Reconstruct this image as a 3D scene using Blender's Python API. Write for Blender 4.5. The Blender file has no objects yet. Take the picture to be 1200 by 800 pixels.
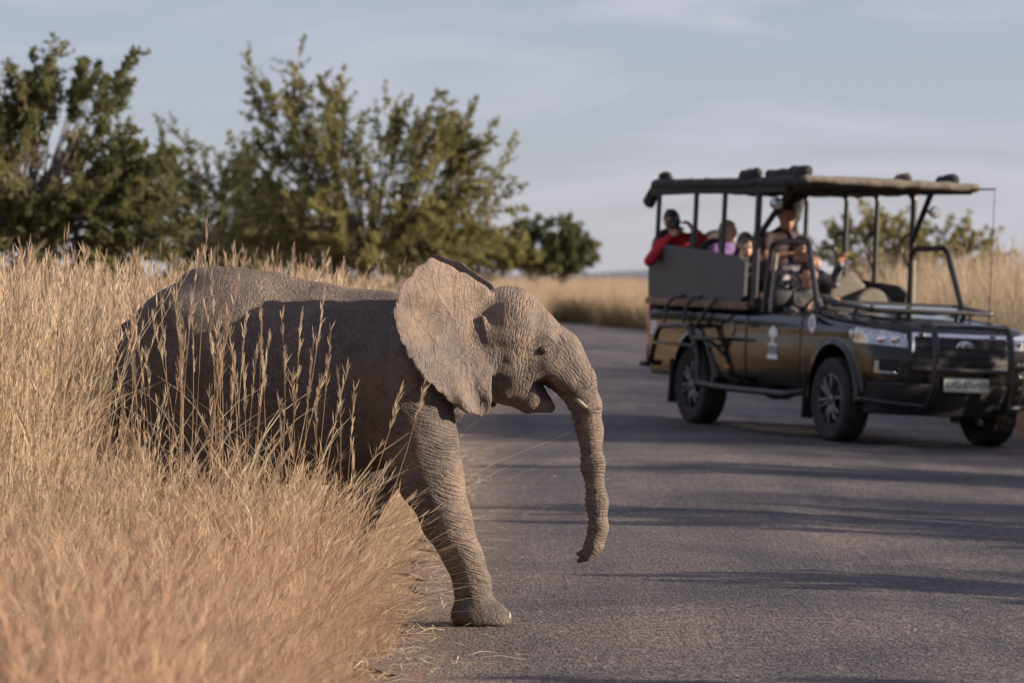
import bpy, bmesh, math, random
import numpy as np
from mathutils import Vector, Matrix, Euler
random.seed(7)
rng = np.random.default_rng(11)
scene = bpy.context.scene
col = scene.collection
PI = math.pi

# ------------------------------------------------------------------ camera
F_PX, CAM_H, HORIZON = 4200.0, 1.45, 325.0          # photo pixels (1200 x 800)
cd = bpy.data.cameras.new('camera'); cam = bpy.data.objects.new('camera', cd); col.objects.link(cam)
cd.sensor_width = 36.0; cd.lens = F_PX / 1200.0 * 36.0
cd.shift_y = -(400.0 - HORIZON) / 1200.0
cd.clip_start = 0.3; cd.clip_end = 9000.0
cam.location = (0, 0, CAM_H); cam.rotation_euler = (PI / 2, 0, 0)
cd.dof.use_dof = True; cd.dof.focus_distance = 14.95; cd.dof.aperture_fstop = 4.7
scene.camera = cam

# ------------------------------------------------------------------ sky, sun, exposure
SUN_AZ, SUN_EL = math.radians(7.5), math.radians(14.5)    # azimuth: degrees from +X towards the camera
to_sun = Vector((math.cos(SUN_AZ) * math.cos(SUN_EL), -math.sin(SUN_AZ) * math.cos(SUN_EL), math.sin(SUN_EL)))
world = bpy.data.worlds.new('World'); scene.world = world; world.use_nodes = True
nt = world.node_tree; nt.nodes.clear()
wo = nt.nodes.new('ShaderNodeOutputWorld'); bg = nt.nodes.new('ShaderNodeBackground')
sky = nt.nodes.new('ShaderNodeTexSky'); sky.sky_type = 'NISHITA'; sky.sun_disc = False
sky.sun_elevation = SUN_EL; sky.sun_rotation = PI / 2 + SUN_AZ
sky.altitude = 1200.0; sky.air_density = 1.0; sky.dust_density = 0.6; sky.ozone_density = 2.2
bg.inputs['Strength'].default_value = 0.052
# thin high cloud veil, the same all round the sky
tc = nt.nodes.new('ShaderNodeTexCoord'); mp = nt.nodes.new('ShaderNodeMapping')
mp.inputs['Scale'].default_value = (3.0, 3.0, 15.0)
cn = nt.nodes.new('ShaderNodeTexNoise'); cn.inputs['Scale'].default_value = 2.2
cn.inputs['Detail'].default_value = 5.0; cn.inputs['Roughness'].default_value = 0.5; cn.inputs['Distortion'].default_value = 1.6
cr = nt.nodes.new('ShaderNodeMapRange'); cr.inputs['From Min'].default_value = 0.42; cr.inputs['From Max'].default_value = 0.72
cr.inputs['To Min'].default_value = 0.0; cr.inputs['To Max'].default_value = 0.55
veil = nt.nodes.new('ShaderNodeMix'); veil.data_type = 'RGBA'
grey = nt.nodes.new('ShaderNodeMix'); grey.data_type = 'RGBA'; grey.inputs[0].default_value = 0.55
grey.inputs[7].default_value = (5.0, 4.95, 6.5, 1)
veil.inputs[7].default_value = (6.6, 6.35, 7.4, 1)
L = nt.links.new
L(tc.outputs['Generated'], mp.inputs['Vector']); L(mp.outputs[0], cn.inputs['Vector'])
L(cn.outputs['Fac'], cr.inputs['Value']); L(cr.outputs[0], veil.inputs[0])
L(sky.outputs[0], grey.inputs[6]); L(grey.outputs[2], veil.inputs[6]); L(veil.outputs[2], bg.inputs['Color']); L(bg.outputs[0], wo.inputs[0])
sd = bpy.data.lights.new('sun', 'SUN'); sun = bpy.data.objects.new('sun', sd); col.objects.link(sun)
sd.energy = 5.0; sd.angle = math.radians(0.53); sd.color = (1.0, 0.82, 0.645)
sun.rotation_euler = (-to_sun).to_track_quat('-Z', 'Y').to_euler(); sun.location = to_sun * 60
scene.view_settings.view_transform = 'Standard'; scene.view_settings.look = 'None'
scene.view_settings.gamma = 1.0; scene.view_settings.use_curve_mapping = False
scene.view_settings.exposure = 1.0
try:
    scene.cycles.use_denoising = True
    scene.cycles.use_adaptive_sampling = True; scene.cycles.adaptive_threshold = 0.025; scene.cycles.adaptive_min_samples = 40
    scene.cycles.max_bounces = 5; scene.cycles.diffuse_bounces = 2; scene.cycles.glossy_bounces = 3
    scene.cycles.transmission_bounces = 4; scene.cycles.transparent_max_bounces = 4
    scene.cycles.caustics_reflective = False; scene.cycles.caustics_refractive = False
except Exception:
    pass

# ------------------------------------------------------------------ helpers: tagging, meshes
def tag(o, label=None, cat=None, group=None, kind=None):
    if label: o['label'] = label
    if cat: o['category'] = cat
    if group: o['group'] = group
    if kind: o['kind'] = kind
    return o
def empty(name, loc=(0, 0, 0), rz=0.0):
    o = bpy.data.objects.new(name, None); col.objects.link(o); o.empty_display_size = 0.1
    o.location = loc; o.rotation_euler = (0, 0, rz); return o
def link(name, me, parent=None, loc=None):
    o = bpy.data.objects.new(name, me); col.objects.link(o)
    if parent is not None: o.parent = parent
    if loc is not None: o.location = loc
    return o
def np_mesh(name, V, Fc, mat=None, smooth=True, attrs=None):
    """V (n,3), Fc (m,3) or (m,4) -> mesh"""
    V = np.asarray(V, np.float32); Fc = np.asarray(Fc, np.int32)
    me = bpy.data.meshes.new(name); k = Fc.shape[1]
    me.vertices.add(len(V)); me.vertices.foreach_set('co', V.ravel())
    me.loops.add(Fc.size); me.loops.foreach_set('vertex_index', Fc.ravel())
    me.polygons.add(len(Fc)); me.polygons.foreach_set('loop_start', np.arange(0, Fc.size, k, dtype=np.int32))
    me.polygons.foreach_set('loop_total', np.full(len(Fc), k, np.int32))
    if smooth: me.polygons.foreach_set('use_smooth', np.ones(len(Fc), bool))
    me.update(calc_edges=True)
    for n, a in (attrs or {}).items():
        t = 'FLOAT_VECTOR' if np.ndim(a) == 2 else 'FLOAT'
        at = me.attributes.new(n, t, 'POINT')
        at.data.foreach_set('vector' if t == 'FLOAT_VECTOR' else 'value', np.asarray(a, np.float32).ravel())
    if mat: me.materials.append(mat)
    return me
def px(u, v, Y):
    """photo pixel + distance -> world point"""
    return Vector(((u - 600.0) / F_PX * Y, Y, CAM_H - (v - HORIZON) / F_PX * Y))
def vnoise(P, scale, seed=0):
    """smooth value noise on points (n,3)"""
    q = np.asarray(P, np.float64) * scale + seed * 17.31
    i = np.floor(q).astype(np.int64); f = q - i; f = f * f * (3 - 2 * f)
    def h(a, b, c):
        n = (a * 374761393 + b * 668265263 + c * 2147483647 + seed * 974711) & 0x7fffffff
        n = ((n ^ (n >> 13)) * 1274126177) & 0x7fffffff
        return ((n ^ (n >> 16)) & 0xffff) / 65535.0
    r = 0
    for a in (0, 1):
        for b in (0, 1):
            for c in (0, 1):
                w = (f[:, 0] if a else 1 - f[:, 0]) * (f[:, 1] if b else 1 - f[:, 1]) * (f[:, 2] if c else 1 - f[:, 2])
                r = r + w * h(i[:, 0] + a, i[:, 1] + b, i[:, 2] + c)
    return r * 2 - 1

# ------------------------------------------------------------------ helpers: signed distance modelling
def smin(a, b, k):
    h = np.clip(0.5 + 0.5 * (b - a) / k, 0, 1); return b + (a - b) * h - k * h * (1 - h)
def smax(a, b, k): return -smin(-a, -b, k)
class Field:
    def __init__(s, lo, hi, h):
        s.lo = np.array(lo, float); s.h = h
        s.n = np.ceil((np.array(hi, float) - s.lo) / h).astype(int) + 1
        s.F = np.full(s.n, 0.4, np.float32)
    def ax(s, sl):
        g = [s.lo[i] + s.h * np.arange(sl[i].start, sl[i].stop, dtype=np.float32) for i in range(3)]
        return g[0][:, None, None].astype(np.float32), g[1][None, :, None].astype(np.float32), g[2][None, None, :].astype(np.float32)
    def box(s, lo, hi):
        a = np.clip(np.floor((np.array(lo) - s.lo) / s.h).astype(int), 0, s.n - 1)
        b = np.clip(np.ceil((np.array(hi) - s.lo) / s.h).astype(int) + 1, 1, s.n)
        return tuple(slice(int(i), int(max(j, i + 1))) for i, j in zip(a, b))
    def add(s, fn, lo, hi, k=0.03):
        m = max(k, 0.02) + 2 * s.h
        sl = s.box(np.array(lo) - m, np.array(hi) + m)
        d = fn(*s.ax(sl)).astype(np.float32); s.F[sl] = smin(s.F[sl], d, k)
    def cut(s, fn, lo, hi, k=0.01):
        sl = s.box(np.array(lo) - 0.05, np.array(hi) + 0.05)
        d = fn(*s.ax(sl)).astype(np.float32); s.F[sl] = smax(s.F[sl], -d, k)
    def cone(s, a, b, ra, rb, k=0.03, sy=1.0):
        a = np.array(a, float); b = np.array(b, float); r = max(ra, rb); ba = b - a; bb = max((ba * ba).sum(), 1e-9)
        def fn(X, Y, Z):
            x, y, z = X - a[0], Y - a[1], Z - a[2]
            t = np.clip((x * ba[0] + y * ba[1] + z * ba[2]) / bb, 0, 1)
            return np.sqrt((x - t * ba[0]) ** 2 + ((y - t * ba[1]) / sy) ** 2 + (z - t * ba[2]) ** 2) - (ra + t * (rb - ra))
        R = np.array([r, r * max(sy, 1), r])
        s.add(fn, np.minimum(a, b) - R, np.maximum(a, b) + R, k)
    def ell(s, c, r, k=0.03, rot=None):
        c = np.array(c, float); r = np.array(r, float); M = np.array(rot) if rot is not None else None; R = r.max()
        def fn(X, Y, Z):
            x, y, z = X - c[0], Y - c[1], Z - c[2]
            if M is not None: x, y, z = [M[0][i] * x + M[1][i] * y + M[2][i] * z for i in range(3)]
            k0 = np.sqrt((x / r[0]) ** 2 + (y / r[1]) ** 2 + (z / r[2]) ** 2)
            k1 = np.sqrt((x / r[0] ** 2) ** 2 + (y / r[1] ** 2) ** 2 + (z / r[2] ** 2) ** 2) + 1e-6
            return k0 * (k0 - 1) / k1
        s.add(fn, c - R, c + R, k)
    def mesh(s, smooth_it=1):
        F = s.F; n = s.n; S = F < 0
        c = [S[i:n[0] - 1 + i, j:n[1] - 1 + j, k:n[2] - 1 + k] for i in (0, 1) for j in (0, 1) for k in (0, 1)]
        anyc = c[0].copy(); allc = c[0].copy()
        for q in c[1:]: anyc |= q; allc &= q
        m = anyc & ~allc
        idx = np.full(m.shape, -1, np.int32); I = np.argwhere(m); idx[m] = np.arange(len(I))
        acc = np.zeros((len(I), 3)); cnt = np.zeros(len(I))
        corners = [(i, j, k) for i in (0, 1) for j in (0, 1) for k in (0, 1)]
        val = {q: F[I[:, 0] + q[0], I[:, 1] + q[1], I[:, 2] + q[2]].astype(float) for q in corners}
        for q in corners:
            for a in range(3):
                if q[a] == 0:
                    r = list(q); r[a] = 1; r = tuple(r); v0, v1 = val[q], val[r]
                    cr_ = (v0 < 0) != (v1 < 0); t = np.where(cr_, v0 / np.where(cr_, v0 - v1, 1), 0)
                    p = np.tile(np.array(q, float), (len(I), 1)); p[:, a] += t
                    acc[cr_] += p[cr_]; cnt[cr_] += 1
        V = s.lo + s.h * (I + acc / cnt[:, None])
        faces = []
        for a in range(3):
            b, c2 = (a + 1) % 3, (a + 2) % 3
            sl0 = [slice(1, n[i] - 1) for i in range(3)]; sl1 = list(sl0)
            sl0[a] = slice(0, n[a] - 1); sl1[a] = slice(1, n[a])
            A, B = S[tuple(sl0)], S[tuple(sl1)]
            for flip, mask in ((False, A & ~B), (True, ~A & B)):
                E_ = np.argwhere(mask)
                if not len(E_): continue
                E_[:, b] += 1; E_[:, c2] += 1
                def cell(db, dc):
                    q = E_.copy(); q[:, b] -= db; q[:, c2] -= dc; return idx[q[:, 0], q[:, 1], q[:, 2]]
                qd = np.stack([cell(1, 1), cell(0, 1), cell(0, 0), cell(1, 0)], 1)
                faces.append(qd[:, ::-1] if flip else qd)
        Fc = np.concatenate(faces)
        Fc = Fc[(Fc >= 0).all(1)]
        for _ in range(smooth_it): V = relax(V, Fc, 0.5)
        return V, Fc
def relax(V, Fc, w):
    s_ = np.zeros_like(V); n_ = np.zeros(len(V))
    for i in range(Fc.shape[1]):
        j = (i + 1) % Fc.shape[1]
        np.add.at(s_, Fc[:, i], V[Fc[:, j]]); np.add.at(s_, Fc[:, j], V[Fc[:, i]])
        np.add.at(n_, Fc[:, i], 1); np.add.at(n_, Fc[:, j], 1)
    return V * (1 - w) + w * s_ / np.maximum(n_, 1)[:, None]
def vnormals(V, Fc):
    N = np.zeros_like(V); n = np.cross(V[Fc[:, 2]] - V[Fc[:, 0]], V[Fc[:, 3]] - V[Fc[:, 1]])
    for i in range(4): np.add.at(N, Fc[:, i], n)
    return N / (np.linalg.norm(N, axis=1, keepdims=True) + 1e-12)

# ------------------------------------------------------------------ helpers: tubes, boxes, lathes
def fillet(pts, r=0.06, n=5):
    P = [Vector(p) for p in pts]; out = [P[0]]
    for i in range(1, len(P) - 1):
        a, b, c = P[i - 1], P[i], P[i + 1]; da, dc = (a - b), (c - b)
        rr = min(r, da.length * 0.45, dc.length * 0.45)
        p, q = b + da.normalized() * rr, b + dc.normalized() * rr
        for k in range(n + 1):
            t = k / n; out.append((1 - t) ** 2 * p + 2 * t * (1 - t) * b + t * t * q)
    out.append(P[-1]); return out
class MB:
    """collects shapes into one mesh"""
    def __init__(s): s.v = []; s.f = []
    def tube(s, pts, r, seg=8, fil=0.06, r_end=None):
        P = fillet(pts, fil) if fil and len(pts) > 2 else [Vector(p) for p in pts]
        t0 = (P[1] - P[0]).normalized(); up = Vector((0, 0, 1)) if abs(t0.z) < 0.9 else Vector((1, 0, 0))
        n = t0.cross(up).normalized(); base = len(s.v); m = len(P)
        for i, p in enumerate(P):
            t = (P[min(i + 1, m - 1)] - P[max(i - 1, 0)]).normalized()
            n = (n - t * n.dot(t)).normalized(); b = t.cross(n)
            rr = r if r_end is None else r + (r_end - r) * i / (m - 1)
            for k in range(seg):
                a = 2 * PI * k / seg; s.v.append(p + (n * math.cos(a) + b * math.sin(a)) * rr)
        for i in range(m - 1):
            for k in range(seg):
                a, b_ = base + i * seg + k, base + i * seg + (k + 1) % seg
                s.f.append((a, b_, b_ + seg, a + seg))
        s.f.append(tuple(range(base + seg - 1, base - 1, -1))); s.f.append(tuple(base + (m - 1) * seg + k for k in range(seg)))
        return s
    def box(s, c, d, rot=None, bev=0.0):
        bm = bmesh.new(); bmesh.ops.create_cube(bm, size=1.0)
        for v in bm.verts: v.co = Vector((v.co.x * d[0], v.co.y * d[1], v.co.z * d[2]))
        if bev: bmesh.ops.bevel(bm, geom=bm.edges[:], offset=min(bev, min(d) * 0.45), segments=2, profile=0.5, affect='EDGES')
        M = (Euler(rot).to_matrix() if rot is not None and not isinstance(rot, Matrix) else (rot or Matrix.Identity(3)))
        base = len(s.v); bm.verts.index_update()
        for v in bm.verts: s.v.append(M @ v.co + Vector(c))
        for f in bm.faces: s.f.append(tuple(base + v.index for v in f.verts))
        bm.free(); return s
    def lathe(s, prof, c, axis='y', seg=28):
        """prof: list of (radius, along)"""
        base = len(s.v); m = len(prof)
        for r, a in prof:
            for k in range(seg):
                t = 2 * PI * k / seg; x, z = r * math.cos(t), r * math.sin(t)
                p = {'y': (x, a, z), 'x': (a, x, z), 'z': (x, z, a)}[axis]; s.v.append(Vector(p) + Vector(c))
        for i in range(m - 1):
            for k in range(seg):
                a_, b_ = base + i * seg + k, base + i * seg + (k + 1) % seg
                s.f.append((a_, a_ + seg, b_ + seg, b_))
        return s
    def poly(s, pts, flip=False):
        base = len(s.v); s.v += [Vector(p) for p in pts]; ids = list(range(base, base + len(pts)))
        s.f.append(tuple(ids[::-1] if flip else ids)); return s
    def prism(s, pts, off):
        """closed outline + offset vector -> solid"""
        off = Vector(off); n = len(pts); base = len(s.v)
        s.v += [Vector(p) for p in pts] + [Vector(p) + off for p in pts]
        s.f.append(tuple(range(base + n - 1, base - 1, -1))); s.f.append(tuple(range(base + n, base + 2 * n)))
        for i in range(n):
            j = (i + 1) % n; s.f.append((base + i, base + j, base + n + j, base + n + i))
        return s
    def build(s, name, mat, parent=None, smooth=True, angle=40):
        me = bpy.data.meshes.new(name); me.from_pydata([tuple(v) for v in s.v], [], s.f)
        bm = bmesh.new(); bm.from_mesh(me); bmesh.ops.recalc_face_normals(bm, faces=bm.faces[:])
        if smooth:
            ca = math.radians(angle)
            for f in bm.faces: f.smooth = True
            for e in bm.edges:
                if len(e.link_faces) == 2 and e.calc_face_angle(0) > ca: e.smooth = False
        bm.to_mesh(me); bm.free(); me.materials.append(mat)
        return link(name, me, parent)

# ------------------------------------------------------------------ helpers: materials
def new_mat(name):
    m = bpy.data.materials.new(name); m.use_nodes = True; t = m.node_tree
    return m, t, t.nodes['Principled BSDF']
def N(t, kind, **kw):
    n = t.nodes.new(kind)
    for k, v in kw.items():
        if k in n.inputs: n.inputs[k].default_value = v
        else: setattr(n, k, v)
    return n
def ramp(t, stops):
    r = t.nodes.new('ShaderNodeValToRGB'); e = r.color_ramp.elements
    while len(e) < len(stops): e.new(0.5)
    for el, (p, c) in zip(e, stops): el.position = p; el.color = (*c, 1)
    return r
def simple(name, base, rough=0.5, metal=0.0, vary=0.15, scale=6.0, bump=0.0, bscale=40.0, coat=0.0, spec=0.5):
    m, t, b = new_mat(name); b.inputs['Roughness'].default_value = rough; b.inputs['Metallic'].default_value = metal
    b.inputs['Coat Weight'].default_value = coat; b.inputs['Specular IOR Level'].default_value = spec
    tc = N(t, 'ShaderNodeTexCoord'); n = N(t, 'ShaderNodeTexNoise', Scale=scale, Detail=4.0)
    t.links.new(tc.outputs['Object'], n.inputs['Vector'])
    r = ramp(t, [(0.3, tuple(c * (1 - vary) for c in base)), (0.7, tuple(min(1, c * (1 + vary)) for c in base))])
    t.links.new(n.outputs['Fac'], r.inputs[0]); t.links.new(r.outputs[0], b.inputs['Base Color'])
    if bump:
        n2 = N(t, 'ShaderNodeTexNoise', Scale=bscale, Detail=4.0); t.links.new(tc.outputs['Object'], n2.inputs['Vector'])
        bp = N(t, 'ShaderNodeBump', Strength=bump, Distance=0.01); t.links.new(n2.outputs['Fac'], bp.inputs['Height'])
        t.links.new(bp.outputs[0], b.inputs['Normal'])
    return m
# ------------------------------------------------------------------ ground and road
ROAD_R = 5.25
def gz(x):
    """cross fall of the land: flat on the left, the road falls away to the right"""
    x = np.asarray(x, float)
    a = -0.045 * np.clip(x - 1.5, 0, ROAD_R - 1.5)
    return a + np.clip((x - 7.0) / 6.0, 0, 1) * 0.17
def soil_mat():
    m, t, b = new_mat('dry_soil'); b.inputs['Roughness'].default_value = 0.95; b.inputs['Specular IOR Level'].default_value = 0.15
    tc = N(t, 'ShaderNodeTexCoord'); n = N(t, 'ShaderNodeTexNoise', Scale=1.3, Detail=8.0, Roughness=0.7); n2 = N(t, 'ShaderNodeTexNoise', Scale=60.0, Detail=3.0)
    for q in (n, n2): t.links.new(tc.outputs['Object'], q.inputs['Vector'])
    r = ramp(t, [(0.3, (0.20, 0.135, 0.085)), (0.55, (0.30, 0.21, 0.13)), (0.75, (0.36, 0.27, 0.17))])
    t.links.new(n.outputs['Fac'], r.inputs[0]); t.links.new(r.outputs[0], b.inputs['Base Color'])
    bp = N(t, 'ShaderNodeBump', Strength=0.6, Distance=0.02); t.links.new(n2.outputs['Fac'], bp.inputs['Height']); t.links.new(bp.outputs[0], b.inputs['Normal'])
    return m
def road_mat():
    m, t, b = new_mat('worn_asphalt'); b.inputs['Roughness'].default_value = 0.78; b.inputs['Specular IOR Level'].default_value = 0.35
    tc = N(t, 'ShaderNodeTexCoord'); P = tc.outputs['Object']
    agg = N(t, 'ShaderNodeTexVoronoi', Scale=62.0); fine = N(t, 'ShaderNodeTexNoise', Scale=30.0, Detail=7.0, Roughness=0.82)
    patch = N(t, 'ShaderNodeTexNoise', Scale=0.55, Detail=6.0, Roughness=0.62, Distortion=0.8)
    mp = N(t, 'ShaderNodeMapping'); mp.inputs['Scale'].default_value = (0.9, 0.07, 1)
    track = N(t, 'ShaderNodeTexNoise', Scale=2.2, Detail=3.0)
    mg_ = N(t, 'ShaderNodeMapping'); mg_.inputs['Scale'].default_value = (1.0, 0.45, 1.0); t.links.new(P, mg_.inputs['Vector'])
    for q in (agg, fine): t.links.new(mg_.outputs[0], q.inputs['Vector'])
    t.links.new(P, patch.inputs['Vector'])
    t.links.new(P, mp.inputs['Vector']); t.links.new(mp.outputs[0], track.inputs['Vector'])
    c1 = ramp(t, [(0.32, (0.054, 0.053, 0.061)), (0.5, (0.094, 0.089, 0.096)), (0.70, (0.152, 0.134, 0.126))])
    t.links.new(patch.outputs['Fac'], c1.inputs[0])
    c2 = ramp(t, [(0.38, (0.22, 0.21, 0.23)), (0.5, (0.9, 0.88, 0.87)), (0.63, (2.0, 1.85, 1.7))]); t.links.new(fine.outputs['Fac'], c2.inputs[0])
    mu = N(t, 'ShaderNodeMix', data_type='RGBA', blend_type='MULTIPLY'); mu.inputs[0].default_value = 0.9
    t.links.new(c1.outputs[0], mu.inputs[6]); t.links.new(c2.outputs[0], mu.inputs[7])
    c3 = ramp(t, [(0.4, (0.8, 0.8, 0.82)), (0.6, (1.1, 1.08, 1.05))]); t.links.new(track.outputs['Fac'], c3.inputs[0])
    mu2 = N(t, 'ShaderNodeMix', data_type='RGBA', blend_type='MULTIPLY'); mu2.inputs[0].default_value = 1.0
    t.links.new(mu.outputs[2], mu2.inputs[6]); t.links.new(c3.outputs[0], mu2.inputs[7]); 
    sx = N(t, 'ShaderNodeSeparateXYZ'); t.links.new(P, sx.inputs[0]); ns = N(t, 'ShaderNodeTexNoise', Scale=2.6, Detail=6.0, Roughness=0.7); t.links.new(P, ns.inputs['Vector'])
    e1 = N(t, 'ShaderNodeMapRange'); e1.inputs['From Min'].default_value = 0.25; e1.inputs['From Max'].default_value = -0.55; t.links.new(sx.outputs[0], e1.inputs['Value'])
    e2 = N(t, 'ShaderNodeMath', operation='MULTIPLY'); t.links.new(e1.outputs[0], e2.inputs[0]); t.links.new(ns.outputs['Fac'], e2.inputs[1])
    e3 = N(t, 'ShaderNodeMapRange'); e3.inputs['From Min'].default_value = 0.12; e3.inputs['From Max'].default_value = 0.5; e3.inputs['To Max'].default_value = 0.75; t.links.new(e2.outputs[0], e3.inputs['Value'])
    sand = N(t, 'ShaderNodeMix', data_type='RGBA'); sand.inputs[7].default_value = (0.27, 0.20, 0.145, 1)       # sand drifted in from the verge
    t.links.new(e3.outputs[0], sand.inputs[0]); t.links.new(mu2.outputs[2], sand.inputs[6]); t.links.new(sand.outputs[2], b.inputs['Base Color'])
    # stones stand proud of the binder
    h = N(t, 'ShaderNodeMath', operation='MULTIPLY_ADD'); h.inputs[1].default_value = -0.8
    t.links.new(agg.outputs['Distance'], h.inputs[0]); t.links.new(fine.outputs['Fac'], h.inputs[2])
    bp = N(t, 'ShaderNodeBump', Strength=0.9, Distance=0.014); t.links.new(h.outputs[0], bp.inputs['Height'])
    und = N(t, 'ShaderNodeTexNoise', Scale=4.0, Detail=3.0); t.links.new(P, und.inputs['Vector'])
    b2 = N(t, 'ShaderNodeBump', Strength=0.5, Distance=0.03); t.links.new(und.outputs['Fac'], b2.inputs['Height']); t.links.new(bp.outputs[0], b2.inputs['Normal'])
    t.links.new(b2.outputs[0], b.inputs['Normal'])
    return m
M_SOIL, M_ROAD = soil_mat(), road_mat()
xs = np.concatenate([[-4000, -1500, -500, -150, -50, -20], np.arange(-10, 16, 0.5), [20, 40, 120, 400, 1500, 4000]])
ys = np.concatenate([[-300, -60], np.arange(-10, 150, 5.0), [170, 220, 320, 600, 1500, 3500, 7000]])
GX, GY = np.meshgrid(xs, ys, indexing='ij')
V = np.stack([GX, GY, gz(GX) - 0.004], -1).reshape(-1, 3)
i, j = np.meshgrid(np.arange(len(xs) - 1), np.arange(len(ys) - 1), indexing='ij')
q = (i * len(ys) + j).ravel(); Fq = np.stack([q, q + len(ys), q + len(ys) + 1, q + 1], 1)
tag(link('ground', np_mesh('ground', V, Fq, M_SOIL)), kind='structure')
LEFT = [(-20, -0.50), (9, -0.50), (13, -0.50), (19, -0.47), (30, -0.53), (39, -0.62), (60, -0.45), (85, 0.35), (105, 1.2), (116, 1.9)]
def road_left(y): return np.interp(y, [a for a, _ in LEFT], [b_ for _, b_ in LEFT])
# road: straight strip, then the bend to the right at its far end
yy = np.concatenate([np.arange(-20, 8, 2.0), np.arange(8, 40, 0.12), np.arange(40, 117, 1.0)])
rows = []
for y in yy:
    jl = 0.05 * math.sin(y * 3.1) + 0.045 * math.sin(y * 7.7 + 1) + 0.03 * math.sin(y * 17.0)
    l = float(road_left(y)) + jl
    r = ROAD_R + 0.05 * math.sin(y * 2.3) + (max(0, y - 55) ** 1.6) * 0.12
    if y > 96: l = l + (y - 96) * 0.0
    m_ = min(r, ROAD_R + 0.1); rows.append([(l + (m_ - l) * k / 14, y) for k in range(15)] + [(m_ + (max(r, m_ + 0.01) - m_) * k / 20, y) for k in range(1, 21)])
R_ = np.array(rows); V = np.concatenate([R_, (gz(R_[..., 0]) + 0.004)[..., None]], -1)
n0, n1 = V.shape[:2]; V = V.reshape(-1, 3)
i, j = np.meshgrid(np.arange(n0 - 1), np.arange(n1 - 1), indexing='ij'); q = (i * n1 + j).ravel()
tag(link('road', np_mesh('road', V, np.stack([q, q + 1, q + n1 + 1, q + n1], 1), M_ROAD)), kind='structure')

# far low hills on the horizon, distance haze put into their bluish colour
M_HILL = simple('hazed_hill', (0.15, 0.16, 0.19), 1.0, vary=0.2, scale=0.02)
hv, hf = [], []
for k in range(121):
    x = -1500 + k * 25.0; h = 4.2 + 1.8 * math.sin(k * 0.21) + 1.1 * math.sin(k * 0.57 + 2) + 0.6 * math.sin(k * 1.7)
    hv += [(x, 2600, -3), (x, 2680, h), (x, 2850, -3)]
for k in range(120):
    a = k * 3; hf += [(a, a + 3, a + 4, a + 1), (a + 1, a + 4, a + 5, a + 2)]
tag(link('hills', np_mesh('hills', hv, hf, M_HILL)), kind='structure')

# ------------------------------------------------------------------ dry grass
def grass_mat(name, stops, trans=0.3):
    m = bpy.data.materials.new(name); m.use_nodes = True; t = m.node_tree; t.nodes.clear()
    out = N(t, 'ShaderNodeOutputMaterial'); d = N(t, 'ShaderNodeBsdfDiffuse', Roughness=0.8); tr = N(t, 'ShaderNodeBsdfTranslucent')
    mx = N(t, 'ShaderNodeMixShader'); mx.inputs[0].default_value = trans
    at = N(t, 'ShaderNodeAttribute', attribute_name='tint'); oi = N(t, 'ShaderNodeObjectInfo')
    ad = N(t, 'ShaderNodeMath', operation='MULTIPLY_ADD'); ad.inputs[1].default_value = 0.35
    t.links.new(oi.outputs['Random'], ad.inputs[0]); t.links.new(at.outputs['Fac'], ad.inputs[2])
    sb = N(t, 'ShaderNodeMath', operation='SUBTRACT'); sb.inputs[1].default_value = 0.17
    t.links.new(ad.outputs[0], sb.inputs[0])
    r = ramp(t, stops); t.links.new(sb.outputs[0], r.inputs[0])
    for s_ in (d, tr): t.links.new(r.outputs[0], s_.inputs['Color'])
    t.links.new(d.outputs[0], mx.inputs[1]); t.links.new(tr.outputs[0], mx.inputs[2]); t.links.new(mx.outputs[0], out.inputs[0])
    return m
M_STRAW = grass_mat('straw_grass', [(0.0, (0.33, 0.235, 0.17)), (0.3, (0.51, 0.395, 0.27)), (0.65, (0.65, 0.53, 0.38)), (1.0, (0.77, 0.67, 0.51))])
M_RUST = grass_mat('rusty_grass', [(0.0, (0.26, 0.155, 0.115)), (0.35, (0.45, 0.285, 0.20)), (0.65, (0.58, 0.42, 0.285)), (1.0, (0.72, 0.59, 0.42))])

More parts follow.
